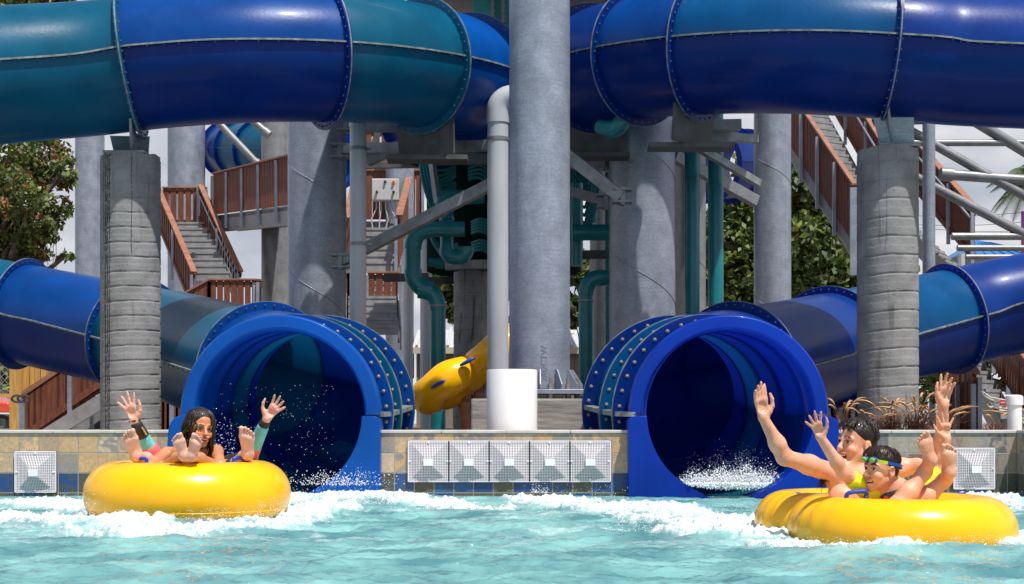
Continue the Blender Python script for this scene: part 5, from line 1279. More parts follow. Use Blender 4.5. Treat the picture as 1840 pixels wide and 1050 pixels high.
def frame3(f, up=(0, 0, 1)):
    f = V(f).normalized(); r = f.cross(V(up)).normalized(); u = r.cross(f); return r, f, u
def hand(B, W, d, n, s, L, spread=1, curl=12, thumb=50, k=.006, thumbc=1, curls=None):
    W, d, n = V(W), V(d).normalized(), V(n).normalized(); s = V(s); s = (s-d*s.dot(d)).normalized(); n = (n-d*n.dot(d)-s*n.dot(s)).normalized()
    for i, (o, ln, an) in enumerate(((.155, .40, 17), (.055, .45, 5), (-.045, .41, -8), (-.135, .33, -24))):
        K = W+d*(.53-.03*abs(i-1))*L+s*o*L
        B.rc(W+s*o*.45*L+d*.04*L, K, .080*L, .060*L, .012)
        a = math.radians(an*spread); fd = (d*math.cos(a)+s*math.sin(a)).normalized(); p = K; c = (curls[i] if curls else curl)
        for j, (q, r) in enumerate(((.44, .052), (.32, .046), (.24, .041))):
            ca = math.radians(c*(j+.4)); dd = fd*math.cos(ca)+n*math.sin(ca); p2 = p+dd*ln*q*L; B.rc(p, p2, r*L, (r-.004)*L, k); p = p2
    a = math.radians(thumb); td = (d*math.cos(a)+s*math.sin(a)+n*.25).normalized(); T0 = W+d*.10*L+s*.12*L; T1 = T0+td*.26*L
    a2 = math.radians(thumb-22*thumbc); t2 = (d*math.cos(a2)+s*math.sin(a2)+n*.15).normalized(); T2 = T1+t2*.19*L; a3 = math.radians(thumb-34*thumbc); t3 = (d*math.cos(a3)+s*math.sin(a3)).normalized(); T3 = T2+t3*.15*L
    B.rc(W+d*.05*L, T0+td*.1*L, .075*L, .085*L, .012); B.rc(T0, T1, .085*L, .062*L, .012); B.rc(T1, T2, .058*L, .050*L, k); B.rc(T2, T3, .050*L, .040*L, k)
    B.el(W+d*.30*L+n*.045*L, (.14*L, .14*L, .05*L), Matrix((s, d, n)).transposed(), .012, True)
def foot(B, H, u, n, s, L, ankle, r_ank, k=.004):
    """H heel (back of the sole), u heel to toe, n out of the sole, s toward the big toe"""
    H, u, n, s = V(H), V(u).normalized(), V(n).normalized(), V(s); s = (s-u*s.dot(u)).normalized(); n = (n-u*n.dot(u)-s*n.dot(s)).normalized()
    P = lambda a, b, c: H+u*a*L+s*b*L-n*c*L
    B.el(P(.14, 0, .14), (.145*L, .16*L, .15*L), Matrix((s, u, n)).transposed(), .02)
    B.rc(P(.2, -.035, .12), P(.62, -.10, .105), .115*L, .105*L, .02); B.rc(P(.2, .03, .17), P(.68, .10, .12), .110*L, .110*L, .02); B.rc(P(.55, 0, .13), P(.66, .0, .11), .12*L, .11*L, .02)
    B.el(P(.69, .11, .075), (.085*L, .095*L, .05*L), Matrix((s, u, n)).transposed(), .012)
    B.rc(P(.70, .135, .085), P(.88, .135, .075), .062*L, .058*L, k); B.el(P(.915, .135, .06), .066*L, None, k)
    for i, (o, e, r) in enumerate(((.030, .93, .042), (-.050, .89, .038), (-.120, .84, .035), (-.185, .78, .034))):
        B.rc(P(.68-.035*i, o*.95, .09), P(e-.05, o, .085), .038*L, r*.72*L, .003); B.el(P(e, o, .055), r*1.08*L, None, .003)
    B.rc(P(.16, 0, .20), ankle, .13*L, r_ank, .03)

class Head:
    def __init__(s, c, f, up=(0, 0, 1), S=1.0): s.c = V(c); s.r, s.f, s.u = frame3(f, up); s.S = S; s.R = Matrix((s.r, s.f, s.u)).transposed()
    def p(s, x, y, z): return s.c+(s.r*x+s.f*y+s.u*z)*s.S
    def add(s, B, smile=0, openm=0):
        S = s.S; e = lambda c, r, k=.02, cut=False: B.el(s.p(*c), tuple(q*S for q in r), s.R, k*S, cut); rc = lambda a, b, r0, r1, k=.02, cut=False: B.rc(s.p(*a), s.p(*b), r0*S, r1*S, k*S, cut)
        e((0, -.012, .035), (.075, .094, .080)); e((0, .030, -.022), (.058, .056, .078)); e((0, -.035, -.02), (.062, .06, .06))
        for q in (1, -1):
            rc((.044*q, .002, -.052), (.010*q, .064, -.092-.010*openm), .024, .018); e((.034*q, .060, -.036), (.026, .024, .024), .015)
            e((.031*q, .102, .000), (.019, .018, .012), .012, True); e((.031*q, .092, -.0005), (.0145, .020, .0052), .004, True)
            rc((.018*q, .083, .018), (.044*q, .074, .018), .010, .008, .012)
            e((.074*q, -.010, -.012), (.010, .019, .031), .006); e((.084*q, -.006, -.010), (.006, .010, .018), .006, True)
            e((.0095*q, .098, -.034), (.0085, .009, .0075), .006)
        e((0, .070, -.096-.010*openm), (.017, .015, .014), .015)
        rc((0, .086, .006), (0, .107, -.028), .0075, .0105, .010); e((0, .108, -.030), (.0105, .0095, .009), .006)
        w = .020+.006*smile
        rc((-w, .082, -.058+.004*smile), (0, .095, -.058), .0055, .0068, .006); rc((w, .082, -.058+.004*smile), (0, .095, -.058), .0055, .0068, .006)
        zl = -.070-.020*openm
        rc((-w*.9, .080, zl+.006), (0, .091, zl-.001), .0055, .0072, .006); rc((w*.9, .080, zl+.006), (0, .091, zl-.001), .0055, .0072, .006)
        e((0, .096, -.0645-.010*openm), (w*.92, .020, .0042+.010*openm), .004, True)
    def parts(s, t, look=(0, 1, 0), smile=0, openm=0, brow=True, lipm='lip'):
        S = s.S; L = V(look).normalized(); Lw = (s.r*L.x+s.f*L.y+s.u*L.z)
        for q in (1, -1):
            b = MB(); c = s.p(.031*q, .0775, .000); b.ball(c-s.f*.003*S, .0125*S, 12); e = b.build('eye', M['eyew'], t, smooth=180)
            b = MB(); b.ball(c-s.f*.003*S+Lw*.0048*S, .0094*S, 12); b.build('iris', M['iris'], e, smooth=180)
            b = MB(); b.tube([s.p(.014*q, .090, .006), s.p(.030*q, .0925, .0105), s.p(.046*q, .082, .004)], [.0012*S, .0022*S, .0012*S], 5); b.build('eyelash', M['hair'], t)
            if brow: b = MB(); b.tube([s.p(.014*q, .0945, .023), s.p(.030*q, .0915, .029), s.p(.050*q, .076, .022)], [.0022*S, .0034*S, .0015*S], 6); b.build('eyebrow', M['hair'], t)
        w = .020+.006*smile
        b = MB(); b.tube([s.p(-w, .0835, -.0575+.004*smile), s.p(-.006, .0985, -.0565), s.p(0, .1, -.058), s.p(.006, .0985, -.0565), s.p(w, .0835, -.0575+.004*smile)], [.002*S, .0042*S, .004*S, .0042*S, .002*S], 7)
        zl = -.070-.020*openm; b.tube([s.p(-w*.9, .082, zl+.006), s.p(0, .0955, zl-.001), s.p(w*.9, .082, zl+.006)], [.002*S, .0055*S, .002*S], 7); b.build('lips', M[lipm], t)
        b = MB(); b.ball(s.p(0, .070+.004*openm, -.0645-.010*openm), .016*S*(1+.15*openm), 10, sc=(1.2, .7, .5+.8*openm), R=s.R); b.build('mouth', M['mouth'], t)
        b = MB(); pts = [s.p(w*.78*(i/6), .0895-.010*(i/6)**2, -.0635-.003*openm+.004*smile*(i/6)**2) for i in range(-6, 7)]; b.tube(pts, [.0034*S]*13, 6)
        if openm > .5 and True: pass
        b.build('teeth', M['teeth'], t)

def strands(H, b, az0, az1, n, zend, r=.004, wave=.008, seed=1, crown=(0, -.025, .122), out=(.084, .100), fall=None, jit=.02):
    rnd = random.Random(seed)
    for i in range(n):
        az = math.radians(az0+(az1-az0)*(i+rnd.random())/n); x, y = math.sin(az)*out[0], math.cos(az)*out[1]-.015; ph = rnd.uniform(0, 6); z1 = zend+rnd.uniform(-jit, jit); o = rnd.uniform(.97, 1.06)
        pts = [(crown[0]+rnd.uniform(-.008, .008), crown[1]+rnd.uniform(-.02, .02), crown[2]+.002), (x*.55*o, y*.55*o-.01, .112), (x*.88*o, y*.9*o-.004, .082), (x*1.02*o, y*1.02*o, .04)]
        m_ = 6
        for j in range(1, m_+1):
            u = j/m_; z = .04+(z1-.04)*u; pts.append((x*(1.02+.06*u)*o+wave*math.sin(ph+u*7), y*(1.02-.10*u)*o+wave*math.cos(ph+u*6), z))
        P3 = catmull([H.p(*q) for q in pts], 3); m2 = len(P3); b.tube(P3, [r*H.S*(.7+.5*math.sin(PI*min(1, j/m2*1.1)))*(1-(j/m2)**5*.8) for j in range(m2)], 5)

# ------------------------------------------------------------------ rafts
def raft(rings, label, cz, r, creases=(), squash=1.0):
    c0 = V(rings[0][0]); t = thing('raft', (c0.x, c0.y, cz-r), label, 'inflatable raft', 'yellow inflatable rafts')
    for (c, Rm) in rings:
        g = MB(); n, m_ = 128, 40; vs = []
        for i in range(n):
            a = 2*PI*i/n
            for j in range(m_):
                b_ = 2*PI*j/m_; rr = r
                for (ca, w, dp) in creases:
                    da = (a-ca+PI) % (2*PI)-PI; rr *= 1-dp*math.exp(-(da/w)**2)
                rad = Rm+rr*math.cos(b_); vs.append((c[0]+rad*math.cos(a), c[1]+rad*math.sin(a), (c[2] if len(c) > 2 else cz)+rr*squash*math.sin(b_)))
        g.add(vs, [(i*m_+j, ((i+1) % n)*m_+j, ((i+1) % n)*m_+(j+1) % m_, i*m_+(j+1) % m_) for i in range(n) for j in range(m_)])
        ring = g.build('air_tube', M['yellow'], t, smooth=180)
        g = MB(); zz = -.45*r; rs = Rm+math.sqrt(r*r-zz*zz)+.0005
        g.tube([(c[0]+rs*math.cos(2*PI*i/n), c[1]+rs*math.sin(2*PI*i/n), (c[2] if len(c) > 2 else cz)+zz) for i in range(n)], .0028, 6, closed=True); g.build('weld_seam', M['yellow'], ring)
    return t
def handle(t, p0, p1, up, r=.010):
    p0, p1 = V(p0), V(p1); u = V(up); g = MB(); q = catmull([p0-u*.3, p0+u*.7, p0.lerp(p1, .2)+u, p0.lerp(p1, .8)+u, p1+u*.7, p1-u*.3], 5); g.tube(q, r, 10); h_ = g.build('handle', M['handle'], t)
    for p in (p0, p1): g = MB(); g.ball(p, .016, 12, sc=(1, .8, .3)); g.build('handle_pad', M['handle'], h_)
cL = at(338.5, 761, 8.02)
tA = raft([((cL.x, 8.02, .140), .395), ((cL.x*8.76/8.02+.01, 8.76, .075), .35)], 'yellow two-seat raft at the left with the girl\'s feet on its rim', .125, .185)
handle(tA, at(246, 831.5, 7.71), at(263, 831.5, 7.68), (0, 0, .022)); handle(tA, at(420, 830.5, 7.80), at(438, 830.5, 7.84), (0, 0, .022))
c1 = (1.80, 6.50); c2 = (1.66, 6.93)
def cr(px, d0=6.3):
    x = (px-920)*d0/FPX; return math.atan2(d0-c1[1], x-c1[0])
tB = raft([(c1, .365), (c2, .305)], 'yellow two-seat raft at the right carrying a teenager and a small boy', .055, .152, creases=((math.radians(-172), .05, .05), (math.radians(-160), .045, .045), (math.radians(-148), .04, .035)))
handle(tB, at(1521, 897, 6.33), at(1556, 893, 6.33), (0, -.01, .028)); handle(tB, at(1722, 894, 6.75), at(1733, 893, 6.75), (0, 0, .02), .008)
g = MB(); g.ball(at(1434, 886, 6.72), .014, 10, sc=(1, 1, .4)); g.build('valve', M['white'], tB)

# ------------------------------------------------------------------ the girl in front of the left raft
S_ = .90; t = thing('person', (cL.x, 8.0, .1), 'smiling girl with long wet dark hair, bare soles propped on the left raft rim', 'person', None)
tGirl = t; H = Head(at(360, 769, 7.98), (.55, -.83, -.10), (.10, 0, 1), .90); B = Body(); H.add(B, smile=1.8, openm=.45)
nk = at(347, 812, 8.06); B.rc(H.p(0, -.03, -.07), nk, .040, .042, .02)
shL, shR = at(300, 816, 8.10), at(389, 812, 8.10); ch = at(345, 838, 8.12); pv = V((ch.x, 8.22, .10))
B.rc(shL, nk, .038, .040, .03); B.rc(shR, nk, .038, .040, .03); B.el(ch, (.115, .075, .10), None, .03); B.rc(ch, pv, .09, .10, .04)
elL, haL = at(266, 838, 7.86), at(318, 846, 7.80); elR, haR = at(396, 836, 7.86), at(352, 846, 7.80)
B.limb([shL, elL, haL], [.037, .030, .022]); B.limb([shR, elR, haR], [.037, .030, .022])
kL, kR = at(292, 846, 7.98), at(398, 846, 7.98); aL, aR = at(318, 824, 7.66), at(359, 824, 7.66)
B.limb([pv+V((-.05, 0, 0)), kL, aL], [.06, .043, .028]); B.limb([pv+V((.05, 0, 0)), kR, aR], [.06, .043, .028])
foot(B, at(332, 830, 7.545), at(315, 778, 7.50)-at(332, 830, 7.545), (0, -1, -.10), (1, 0, .25), .165, aL, .030)
foot(B, at(340, 830, 7.545), at(356, 778, 7.50)-at(340, 830, 7.545), (0, -1, -.10), (-1, 0, .25), .165, aR, .030)
B.mesh('body', M['skint'], t, .0036, zones=[(tuple(at(323, 806, 7.5)), .105), (tuple(at(350, 806, 7.5)), .105)], m2=M['sole'])
H.parts(t, (.15, 1, -.05), 1.8, .45)
Hb = Body(); e = lambda c, r, k=.02, cut=False: Hb.el(H.p(*c), tuple(q*H.S for q in r), H.R, k, cut)
e((0, -.022, .047), (.084, .098, .084)); e((0, -.055, -.03), (.074, .060, .09)); e((0, -.06, -.10), (.070, .045, .07)); e((0, .095, -.010), (.060, .072, .088), .008, True); e((.058, .040, -.05), (.028, .05, .08), .01, True); e((-.076, .0, -.012), (.022, .030, .034), .008, True); Hb.mesh('hair', M['hair'], t, .005)
b = MB(); strands(H, b, -70, -30, 10, -.12, .0055, .006, 2); strands(H, b, -180, -92, 70, -.20, .0045, .012, 3, out=(.088, .104), jit=.03); strands(H, b, 92, 185, 60, -.20, .0045, .015, 4, out=(.088, .104), jit=.03); strands(H, b, -92, -50, 16, -.15, .0032, .010, 12, out=(.087, .100), jit=.04); strands(H, b, 40, 80, 9, -.10, .0035, .018, 5); strands(H, b, -38, -26, 3, -.03, .003, .004, 6); strands(H, b, 80, 100, 8, -.15, .0045, .02, 7)
b.build('hair_strands', M['hair'], t)
sw = Body(); sw.el(ch+V((0, -.002, -.02)), (.120, .079, .080), None, .02); sw.mesh('swimsuit', mat('coral_swimsuit', (.62, .07, .06), .6), t, .006)
b = MB()
for a_, c_ in (((-.028, -.040, .03), (-.035, -.075, -.06)), ((.03, -.04, .03), (.035, -.075, -.06))): b.tube([nk+V(a_)+V((a_[0]*.6, 0, 0)), nk.lerp(ch, .4)+V((a_[0]*1.3, -.085, .02)), ch+V((a_[0]*1.2, -.085, -.02))], .006, 6)
b.build('strap', bpy.data.materials['coral_swimsuit'], t)

# ------------------------------------------------------------------ the grown-up lying behind her, arms and feet up
t = thing('person', (cL.x, 8.8, .1), 'rider hidden behind the girl, raised hands in aqua and black sleeves', 'person')
B = Body(); Hh = Head(at(352, 784, 8.80), (.1, -.80, .55), (0, .5, .8), .92); Hh.add(B)
nk = at(352, 818, 8.78); B.rc(Hh.p(0, -.03, -.07), nk, .05, .05); ch = at(350, 850, 8.72); pv = V((ch.x, 8.42, .14))
sL, sR = at(318, 838, 8.66), at(390, 838, 8.66); B.rc(sL, nk, .05, .05, .03); B.rc(sR, nk, .05, .05, .03); B.el(ch, (.15, .09, .12), None, .03); B.rc(ch, pv, .11, .12, .04)
eL = at(284, 832, 8.36); wL = at(242, 757, 8.22); eR = at(448, 822, 8.36); wR = at(479, 753, 8.22)
B.limb([sL, eL, wL], [.045, .037, .024]); B.limb([sR, eR, wR], [.045, .037, .024])
hd = lambda *a, **k_: hand(B, *a, **k_)
hd(wL, at(221, 700, 8.2)-wL, (.05, -1, .1), (1, 0, .45), .178, spread=1.25, curl=5, thumb=46, thumbc=1.2)
hd(wR, at(506, 718, 8.2)-wR, (.05, -1, .1), (-.8, 0, .75), .165, spread=1.05, curl=9, thumb=58, thumbc=1.3)
kL, kR = at(288, 848, 8.15), at(415, 845, 8.15); aL, aR = at(262, 826, 7.90), at(440, 822, 7.98)
B.limb([pv+V((-.07, 0, 0)), kL, aL], [.08, .055, .036]); B.limb([pv+V((.07, 0, 0)), kR, aR], [.08, .055, .036])
foot(B, at(247, 833, 7.70), at(226, 768, 7.62)-at(247, 833, 7.70), (-.05, -1, -.1), (1, 0, .3), .205, aL, .038)
foot(B, at(443, 830, 7.82), at(442, 760, 7.74)-at(443, 830, 7.82), (.05, -1, -.1), (-1, 0, .0), .212, aR, .038)
B.mesh('body', M['sole'], t, .0042)
AQ = mat('aqua_sleeve_fabric', (.13, .50, .60), .7, var=.15, vscale=20, bump=.3, bscale=50); BK = mat('black_sleeve_fabric', (.02, .02, .024), .5, var=.6, vscale=30, var2=(.01, .01, .01)); CR = mat('coral_sleeve_fabric', (.66, .13, .14), .6)
def sleeve(a, b_, u0, u1, r0, r1, name, m, parent, ex=.006):
    s = Body(); p0, p1 = V(a).lerp(V(b_), u0), V(a).lerp(V(b_), u1); s.rc(p0, p1, r0+(r1-r0)*u0+ex, r0+(r1-r0)*u1+ex, .01)
    q = (p1-p0).normalized(); s.el(p1+q*.04, .039, None, .003, True); return s.mesh(name, m, parent, .0045)
sleeve(wL, eL, .30, .72, .024, .040, 'aqua_sleeve', AQ, t, .007); sleeve(wL, eL, .10, .34, .024, .040, 'black_cuff', BK, t, .0085); sleeve(wL, eL, .74, 1.0, .024, .044, 'dark_print_sleeve', BK, t, .008)
sleeve(wL, eL, .70, .76, .025, .046, 'coral_band', CR, t, .012); b = MB(); b.tube([wL+V((-.03, 0, -.004)), wL+V((0, -.028, 0)), wL+V((.03, 0, .008)), wL+V((0, .028, 0))], .006, 6, closed=True); b.build('bracelet', M['black'], t)
b = MB(); q0, q1 = wL.lerp(eL, .15), wL.lerp(eL, .33); b.beam(q0+V((.030, -.028, 0)), q1+V((.032, -.030, 0)), .010, .006); b.build('cuff_print', mat('print_yellow', (.5, .36, .12), .5), t)
sleeve(wR, eR, .22, .80, .024, .040, 'aqua_sleeve', AQ, t, .008); sleeve(wR, eR, .10, .20, .024, .036, 'watch_band', M['black'], t, .006); sleeve(wR, eR, .76, .95, .025, .044, 'coral_band', CR, t, .007)
s = Body(); s.limb([pv+V((.07, 0, 0)), kR, kR.lerp(aR, .35)], [.085, .060, .052]); s.limb([pv+V((-.07, 0, 0)), kL], [.085, .060]); s.mesh('leggings', mat('charcoal_leggings', (.035, .035, .045), .7), t, .007)
s = Body(); s.el(ch, (.158, .097, .125), None, .03); s.rc(ch, pv, .116, .126, .04); s.rc(sL, nk+V((0, 0, -.02)), .056, .05, .03); s.rc(sR, nk+V((0, 0, -.02)), .056, .05, .03); s.limb([sL, sL.lerp(eL, .95)], [.052, .045]); s.limb([sR, sR.lerp(eR, .95)], [.052, .045]); s.mesh('rash_top', BK, t, .007)
Hb = Body(); Hb.el(Hh.p(0, -.03, .05), tuple(q*.9 for q in (.086, .098, .084)), Hh.R, .02); Hb.el(Hh.p(0, .1, -.02), tuple(q*.9 for q in (.062, .075, .09)), Hh.R, .02, True); Hb.mesh('hair', M['hair'], t, .006); Hh.parts(t)

# ------------------------------------------------------------------ teenager in the right raft
t = thing('person', (1.62, 6.8, .1), 'shirtless laughing teenager with short wet black hair and both arms flung up', 'person')
B = Body(); H = Head(at(1539, 797, 6.78), (-.88, -.46, .10), (.12, .0, 1), .97); H.add(B, .6, 1.25)
nk = at(1556, 850, 6.80); B.rc(H.p(0, -.03, -.06), nk, .054, .056); ch = at(1545, 888, 6.82); pv = V((ch.x-.02, 6.86, .10))
sL, sR = at(1497, 852, 6.72), at(1612, 842, 6.98); B.rc(sL, nk, .052, .055, .04); B.rc(sR, nk, .05, .055, .04); B.el(ch, (.15, .10, .13), None, .05); B.el(at(1512, 882, 6.72), (.06, .05, .09), None, .04); B.rc(ch, pv, .13, .12, .05)
eL, wL = at(1410, 822, 6.55), at(1372, 752, 6.50); B.limb([sL, sL.lerp(eL, .5)+V((0, 0, .005)), eL, eL.lerp(wL, .35), wL], [.050, .044, .035, .035, .023], .03)
hand(B, wL, at(1362, 690, 6.5)-wL, (.75, -.65, 0), (.75, .2, .1), .172, spread=.12, curl=6, thumb=40, thumbc=1.6, curls=(2, 8, 12, 16))
eR, wR = at(1690, 828, 6.95), at(1695, 730, 6.85); B.limb([sR, sR.lerp(eR, .5), eR, eR.lerp(wR, .35), wR], [.048, .042, .035, .035, .024], .03)
hand(B, wR, at(1704, 672, 6.85)-wR, (-.35, -.9, 0), (-1, 0, .1), .168, spread=.5, curl=14, thumb=34, thumbc=1.0, curls=(4, 18, 26, 34))
kn = at(1515, 896, 6.55); B.limb([pv, kn, at(1560, 935, 6.6)], [.085, .062, .05], .03)
B.mesh('body', M['skin'], t, .0045); H.parts(t, (0, 1, .05), .6, 1.25)
Hb = Body(); e = lambda c, r, k=.012, cut=False: Hb.el(H.p(*c), tuple(q*H.S for q in r), H.R, k, cut)
e((0, -.020, .046), (.081, .096, .078)); e((0, -.058, -.005), (.068, .050, .060)); e((0, .100, -.012), (.080, .070, .080), .006, True)
for q in (1, -1): e((.084*q, .002, -.028), (.030, .036, .044), .006, True)
Hb.mesh('hair', M['hair'], t, .0048)
def short_hair(H, b, seed, n=130, front=(-62, 62)):
    rnd = random.Random(seed)
    for i in range(n):
        az = rnd.uniform(-180, 180); a = math.radians(az); el_ = rnd.uniform(.15, 1.45) if abs(az) > 100 else rnd.uniform(.95, 1.5)
        c = lambda e_, k_: H.p(math.sin(a)*.084*math.cos(e_)*k_, math.cos(a)*.101*math.cos(e_)*k_-.016, .045+.082*math.sin(e_)*k_)
        w = rnd.uniform(-.12, .12); pts = [c(el_, .98)]; 
        for j in range(1, 6): a += w*.5; pts.append(c(el_-.13*j, 1.0+.028*math.sin(j*.9)))
        b.tube(pts, [.0045*H.S*(1-.13*j) for j in range(6)], 5)
    for i in range(16):
        x = rnd.uniform(-.055, .055); pts = [H.p(x*.8, .045, .118), H.p(x, .078, .088), H.p(x*1.05+rnd.uniform(-.01, .01), .086, .070), H.p(x*1.1+rnd.uniform(-.012, .012), .092-abs(x)*.3, .054+rnd.uniform(-.008, .010))]
        b.tube(catmull(pts, 3), [.0058*H.S*(1-.085*j) for j in range(10)], 5)
b = MB(); short_hair(H, b, 3); b.build('hair_strands', M['hair'], t)
b = MB(); rnd = random.Random(2); c0 = at(1477, 861, 6.68)
for i in range(60): q = c0+V((rnd.gauss(0, .008), rnd.gauss(-.0, .004), rnd.gauss(0, .014))); b.tube([q+V((0, .01, 0)), q+V((rnd.gauss(0, .008), -.014, -.012)), q+V((rnd.gauss(0, .012), -.02, -.026))], [.0016, .0012, .0005], 4)
b.build('armpit_hair', M['hair'], t)
s = Body(); s.rc(pv, pv.lerp(kn, .55), .128, .082, .03); s.rc(pv, V((pv.x, pv.y, .02)), .125, .12, .03); s.mesh('swim_shorts', mat('navy_shorts', (.015, .025, .12), .7), t, .007)

# ------------------------------------------------------------------ small boy
t = thing('person', (1.74, 6.45, .1), 'small boy in a neon yellow and black rash shirt with swim goggles on his forehead', 'person')
B = Body(); H = Head(at(1583, 843, 6.36), (-.86, -.50, .02), (.10, 0, 1), .83); H.add(B, 0, .7)
nk = at(1603, 877, 6.40); B.rc(H.p(0, -.03, -.065), nk, .040, .042); ch = at(1603, 899, 6.44); pv = V((ch.x+.03, 6.52, .10))
sL, sR = at(1562, 884, 6.40), at(1643, 883, 6.58); B.rc(sL, nk, .036, .04, .03); B.rc(sR, nk, .036, .04, .03); B.el(ch, (.105, .075, .10), None, .04); B.rc(ch, pv, .09, .10, .04)
eL, wL = at(1516, 850, 6.34), at(1475, 787, 6.28); B.limb([sL, eL, eL.lerp(wL, .3), wL], [.037, .030, .029, .020], .02)
hand(B, wL, at(1459, 744, 6.25)-wL, (.1, -1, .1), (1, 0, .4), .132, spread=1.30, curl=4, thumb=44, thumbc=1.0, k=.005)
eR, wR = at(1690, 842, 6.62), at(1701, 790, 6.60); B.limb([sR, eR, eR.lerp(wR, .3), wR], [.037, .030, .029, .020], .02)
hand(B, wR, at(1697, 745, 6.6)-wR, (-.1, -1, .1), (-1, 0, .15), .130, spread=1.25, curl=6, thumb=48, thumbc=.9, k=.005)
k1, k2 = at(1612, 912, 6.28), at(1642, 914, 6.34); a1, a2 = at(1662, 848, 6.30), at(1698, 862, 6.34)
B.limb([pv+V((-.03, -.02, 0)), k1], [.06, .046]); B.limb([k1, k1.lerp(a1, .4), a1], [.046, .043, .027], .02); B.limb([pv+V((.04, 0, 0)), k2], [.06, .046]); B.limb([k2, k2.lerp(a2, .4), a2], [.046, .045, .028], .02)
foot(B, at(1679, 839, 6.24), at(1656, 772, 6.22)-at(1679, 839, 6.24), (.35, -.92, -.1), (.9, 0, .3), .168, a1, .029)
foot(B, at(1709, 862, 6.26), at(1705, 795, 6.24)-at(1709, 862, 6.26), (.35, -.92, -.1), (-.95, 0, .1), .168, a2, .030)
B.mesh('body', M['skin'], t, .0036); H.parts(t, (0, 1, .1), 0, .7)
Hb = Body(); e = lambda c, r, k=.012, cut=False: Hb.el(H.p(*c), tuple(q*H.S for q in r), H.R, k, cut)
e((0, -.018, .045), (.080, .096, .077)); e((0, -.055, -.005), (.067, .049, .058)); e((0, .100, -.018), (.082, .072, .080), .006, True)
for q in (1, -1): e((.084*q, .002, -.028), (.030, .036, .044), .006, True)
Hb.mesh('hair', M['hair'], t, .0046); b = MB(); short_hair(H, b, 8, 110); b.build('hair_strands', mat('dark_brown_hair', (.03, .014, .009), .4), t)
# goggles
GB_ = mat('goggle_blue', (.008, .06, .33), .4); GY = mat('goggle_lime', (.42, .62, .01), .3); GL = mat('goggle_lens', (.16, .45, .04), .1)
def gp(az, z, k=1.0): a = math.radians(az); return H.p(math.sin(a)*.090*k, math.cos(a)*.108*k-.014, z)
for c0, c1_, m_, nm in ((-180, -62, 'b', 'strap'), (-64, -34, 'y', 'strap_tip'), (62, 180, 'b', 'strap'), (34, 64, 'y', 'strap_tip')):
    g = MB(); ar = [c0+(c1_-c0)*i/14 for i in range(15)]; zf = lambda a: .052-.050*(abs(a)/180)**1.3
    pts = [gp(a, zf(a)) for a in ar]; vs = []
    for a in ar:
        for dz, k_ in ((.009, 1.0), (.009, 1.04), (-.009, 1.04), (-.009, 1.0)): vs.append(gp(a, zf(a)+dz, k_))
    g.add(vs, [(4*i+j, 4*i+(j+1) % 4, 4*i+4+(j+1) % 4, 4*i+4+j) for i in range(14) for j in range(4)]+[(0, 1, 2, 3), (59, 58, 57, 56)]); g.build(nm, GB_ if m_ == 'b' else GY, t, smooth=0)
for q in (1, -1):
    g = MB(); c = H.p(.031*q, .088, .050); g.ball(c, .023*H.S, 14, sc=(1.15, .75, .8), R=H.R); lf = g.build('goggle_cup', GB_, t, smooth=180)
    g = MB(); g.ball(c+H.f*.010, .019*H.S, 14, sc=(1.1, .6, .75), R=H.R); g.build('lens', GL, lf, smooth=180)
YL = mat('neon_yellow_fabric', (.72, .78, .01), .65, bump=.3, bscale=40); BL = mat('black_print_fabric', (.03, .03, .035), .6, var=.8, vscale=25)
s = Body(); s.rc(sL, sL.lerp(eL, .62), .043, .041, .02); s.rc(sL, nk+V((0, 0, -.015)), .040, .034, .03); s.rc(sR, nk+V((0, 0, -.015)), .040, .034, .03); s.rc(sR, sR.lerp(eR, .72), .044, .043, .02); s.el(ch+V((0, .004, .01)), (.112, .080, .100), None, .03)
q = (eL-sL).normalized(); s.el(sL.lerp(eL, .62)+q*.042, .040, None, .003, True); s.mesh('rash_shirt', YL, t, .0045)
s = Body(); s.el(ch+V((.004, -.016, .010)), (.100, .080, .088), None, .03); s.rc(ch+V((0, -.01, 0)), pv, .098, .108, .03); s.mesh('shirt_front', BL, t, .006)
RP_ = mat('red_shirt_print', (.55, .03, .02), .5)
g = MB(); rnd = random.Random(5)
for px in (1567, 1574, 1581, 1588, 1595): g.beam(at(px, 902+rnd.uniform(-2, 2), 6.325), at(px+rnd.uniform(-2, 3), 893+rnd.uniform(-2, 2), 6.325), .006, .008)
g.beam(at(1566, 900, 6.323), at(1598, 901, 6.323), .008, .006); g.build('shirt_print', RP_, t, smooth=0)
s = Body(); s.rc(pv+V((-.03, -.02, 0)), (pv+V((-.03, -.02, 0))).lerp(k1, .5), .07, .06, .02); s.rc(pv+V((.04, 0, 0)), (pv+V((.04, 0, 0))).lerp(k2, .5), .07, .06, .02); s.mesh('swim_shorts', bpy.data.materials['navy_shorts'], t, .007)

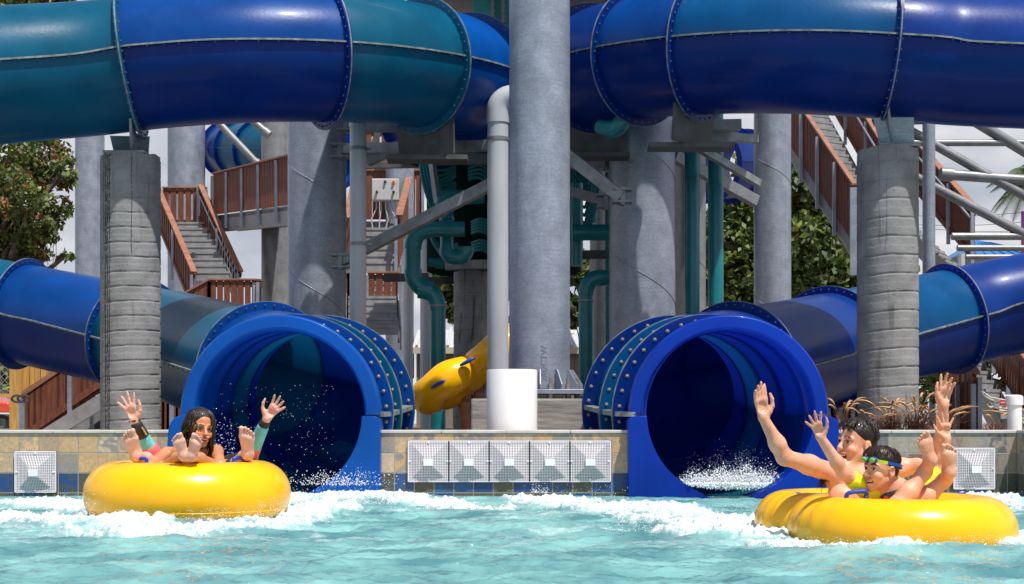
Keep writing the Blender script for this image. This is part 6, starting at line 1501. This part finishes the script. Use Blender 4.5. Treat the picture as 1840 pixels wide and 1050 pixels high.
# ------------------------------------------------------------------ raft carried on edge in the middle, with its carrier
ac = at(800, 690, 16.0); t = thing('raft', (ac.x, 16, .6), 'yellow raft tilted on its edge, half hidden by the elbowed grey pipe', 'inflatable raft', 'yellow inflatable rafts')
ax_ = V((.86, 0, .51)).normalized(); dv = (V((0, 1, 0))*.985-V((-.51, 0, .86))*.17).normalized(); nv = ax_.cross(dv).normalized()
for i, c in enumerate((at(806, 692, 16.25), at(806, 692, 16.25)+ax_*.70)):
    g = MB(); n, m_ = 72, 26; vs = []
    for a_i in range(n):
        a = 2*PI*a_i/n; rd = ax_*math.cos(a)+dv*math.sin(a)
        for j in range(m_): b_ = 2*PI*j/m_; vs.append(c+rd*(.28+.20*math.cos(b_))+nv*.195*math.sin(b_)*(1+.07*math.sin(4*a+1)))
    g.add(vs, [(a_i*m_+j, ((a_i+1) % n)*m_+j, ((a_i+1) % n)*m_+(j+1) % m_, a_i*m_+(j+1) % m_) for a_i in range(n) for j in range(m_)]); g.build('air_tube', M['yellow'], t, smooth=180)
for px, py in ((788, 690), (840, 650)):
    g = MB(); g.ball(at(px, py, 15.80), .085, 16, sc=(1.25, .6, .28), R=Matrix.Rotation(-math.radians(28), 3, 'Y')); g.build('handle_recess', M['handle'], t, smooth=180)
t = thing('person', at(835, 790, 16.6), 'bare-legged bather in striped shorts bent behind the tilted yellow raft', 'person')
B = Body(); k_ = 16.5
hp = at(848, 672, k_); B.limb([hp, at(832, 728, k_), at(838, 812, k_)], [.085, .058, .04]); B.limb([hp+V((.12, .1, 0)), at(852, 728, k_+.2), at(850, 812, k_+.2)], [.085, .058, .04]); B.rc(hp, at(900, 628, k_), .13, .15); B.rc(at(900, 628, k_), at(938, 606, k_), .06, .06); B.el(at(950, 598, k_), (.10, .10, .12))
B.limb([at(905, 635, k_-.05), at(885, 668, k_-.1), at(868, 686, k_-.25)], [.045, .04, .03]); hand(B, at(868, 686, k_-.25), (-.8, -.3, .1), (0, -1, 0), (0, 0, 1), .17, spread=.4, curl=20)
for px in (838, 850): B.rc(at(px, 812, k_), at(px-8, 816, k_-.15), .04, .03)
B.mesh('body', M['skint'], t, .008)
s = Body(); s.rc(hp+V((.05, .05, .03)), hp, .15, .12, .03); s.limb([hp, at(834, 712, k_)], [.10, .092]); s.limb([hp+V((.12, .1, 0)), at(853, 712, k_+.2)], [.10, .09])
SM = mat('striped_shorts', (.5, .05, .06), .7); nt = SM.node_tree; wv_ = nt.nodes.new('ShaderNodeTexWave'); wv_.inputs['Scale'].default_value = 9; wv_.inputs['Distortion'].default_value = 3; tc = nt.nodes.new('ShaderNodeTexCoord'); nt.links.new(tc.outputs['Object'], wv_.inputs['Vector'])
rp = nt.nodes.new('ShaderNodeValToRGB'); rp.color_ramp.interpolation = 'CONSTANT'; ee = rp.color_ramp.elements; ee[0].color = (.55, .05, .06, 1); ee[1].position = .3; ee[1].color = (.7, .65, .6, 1); q = ee.new(.5); q.color = (.6, .3, .05, 1); q = ee.new(.75); q.color = (.03, .03, .06, 1)
nt.links.new(wv_.outputs['Fac'], rp.inputs[0]); nt.links.new(rp.outputs[0], nt.nodes['Principled BSDF'].inputs['Base Color']); s.mesh('swim_shorts', SM, t, .008)
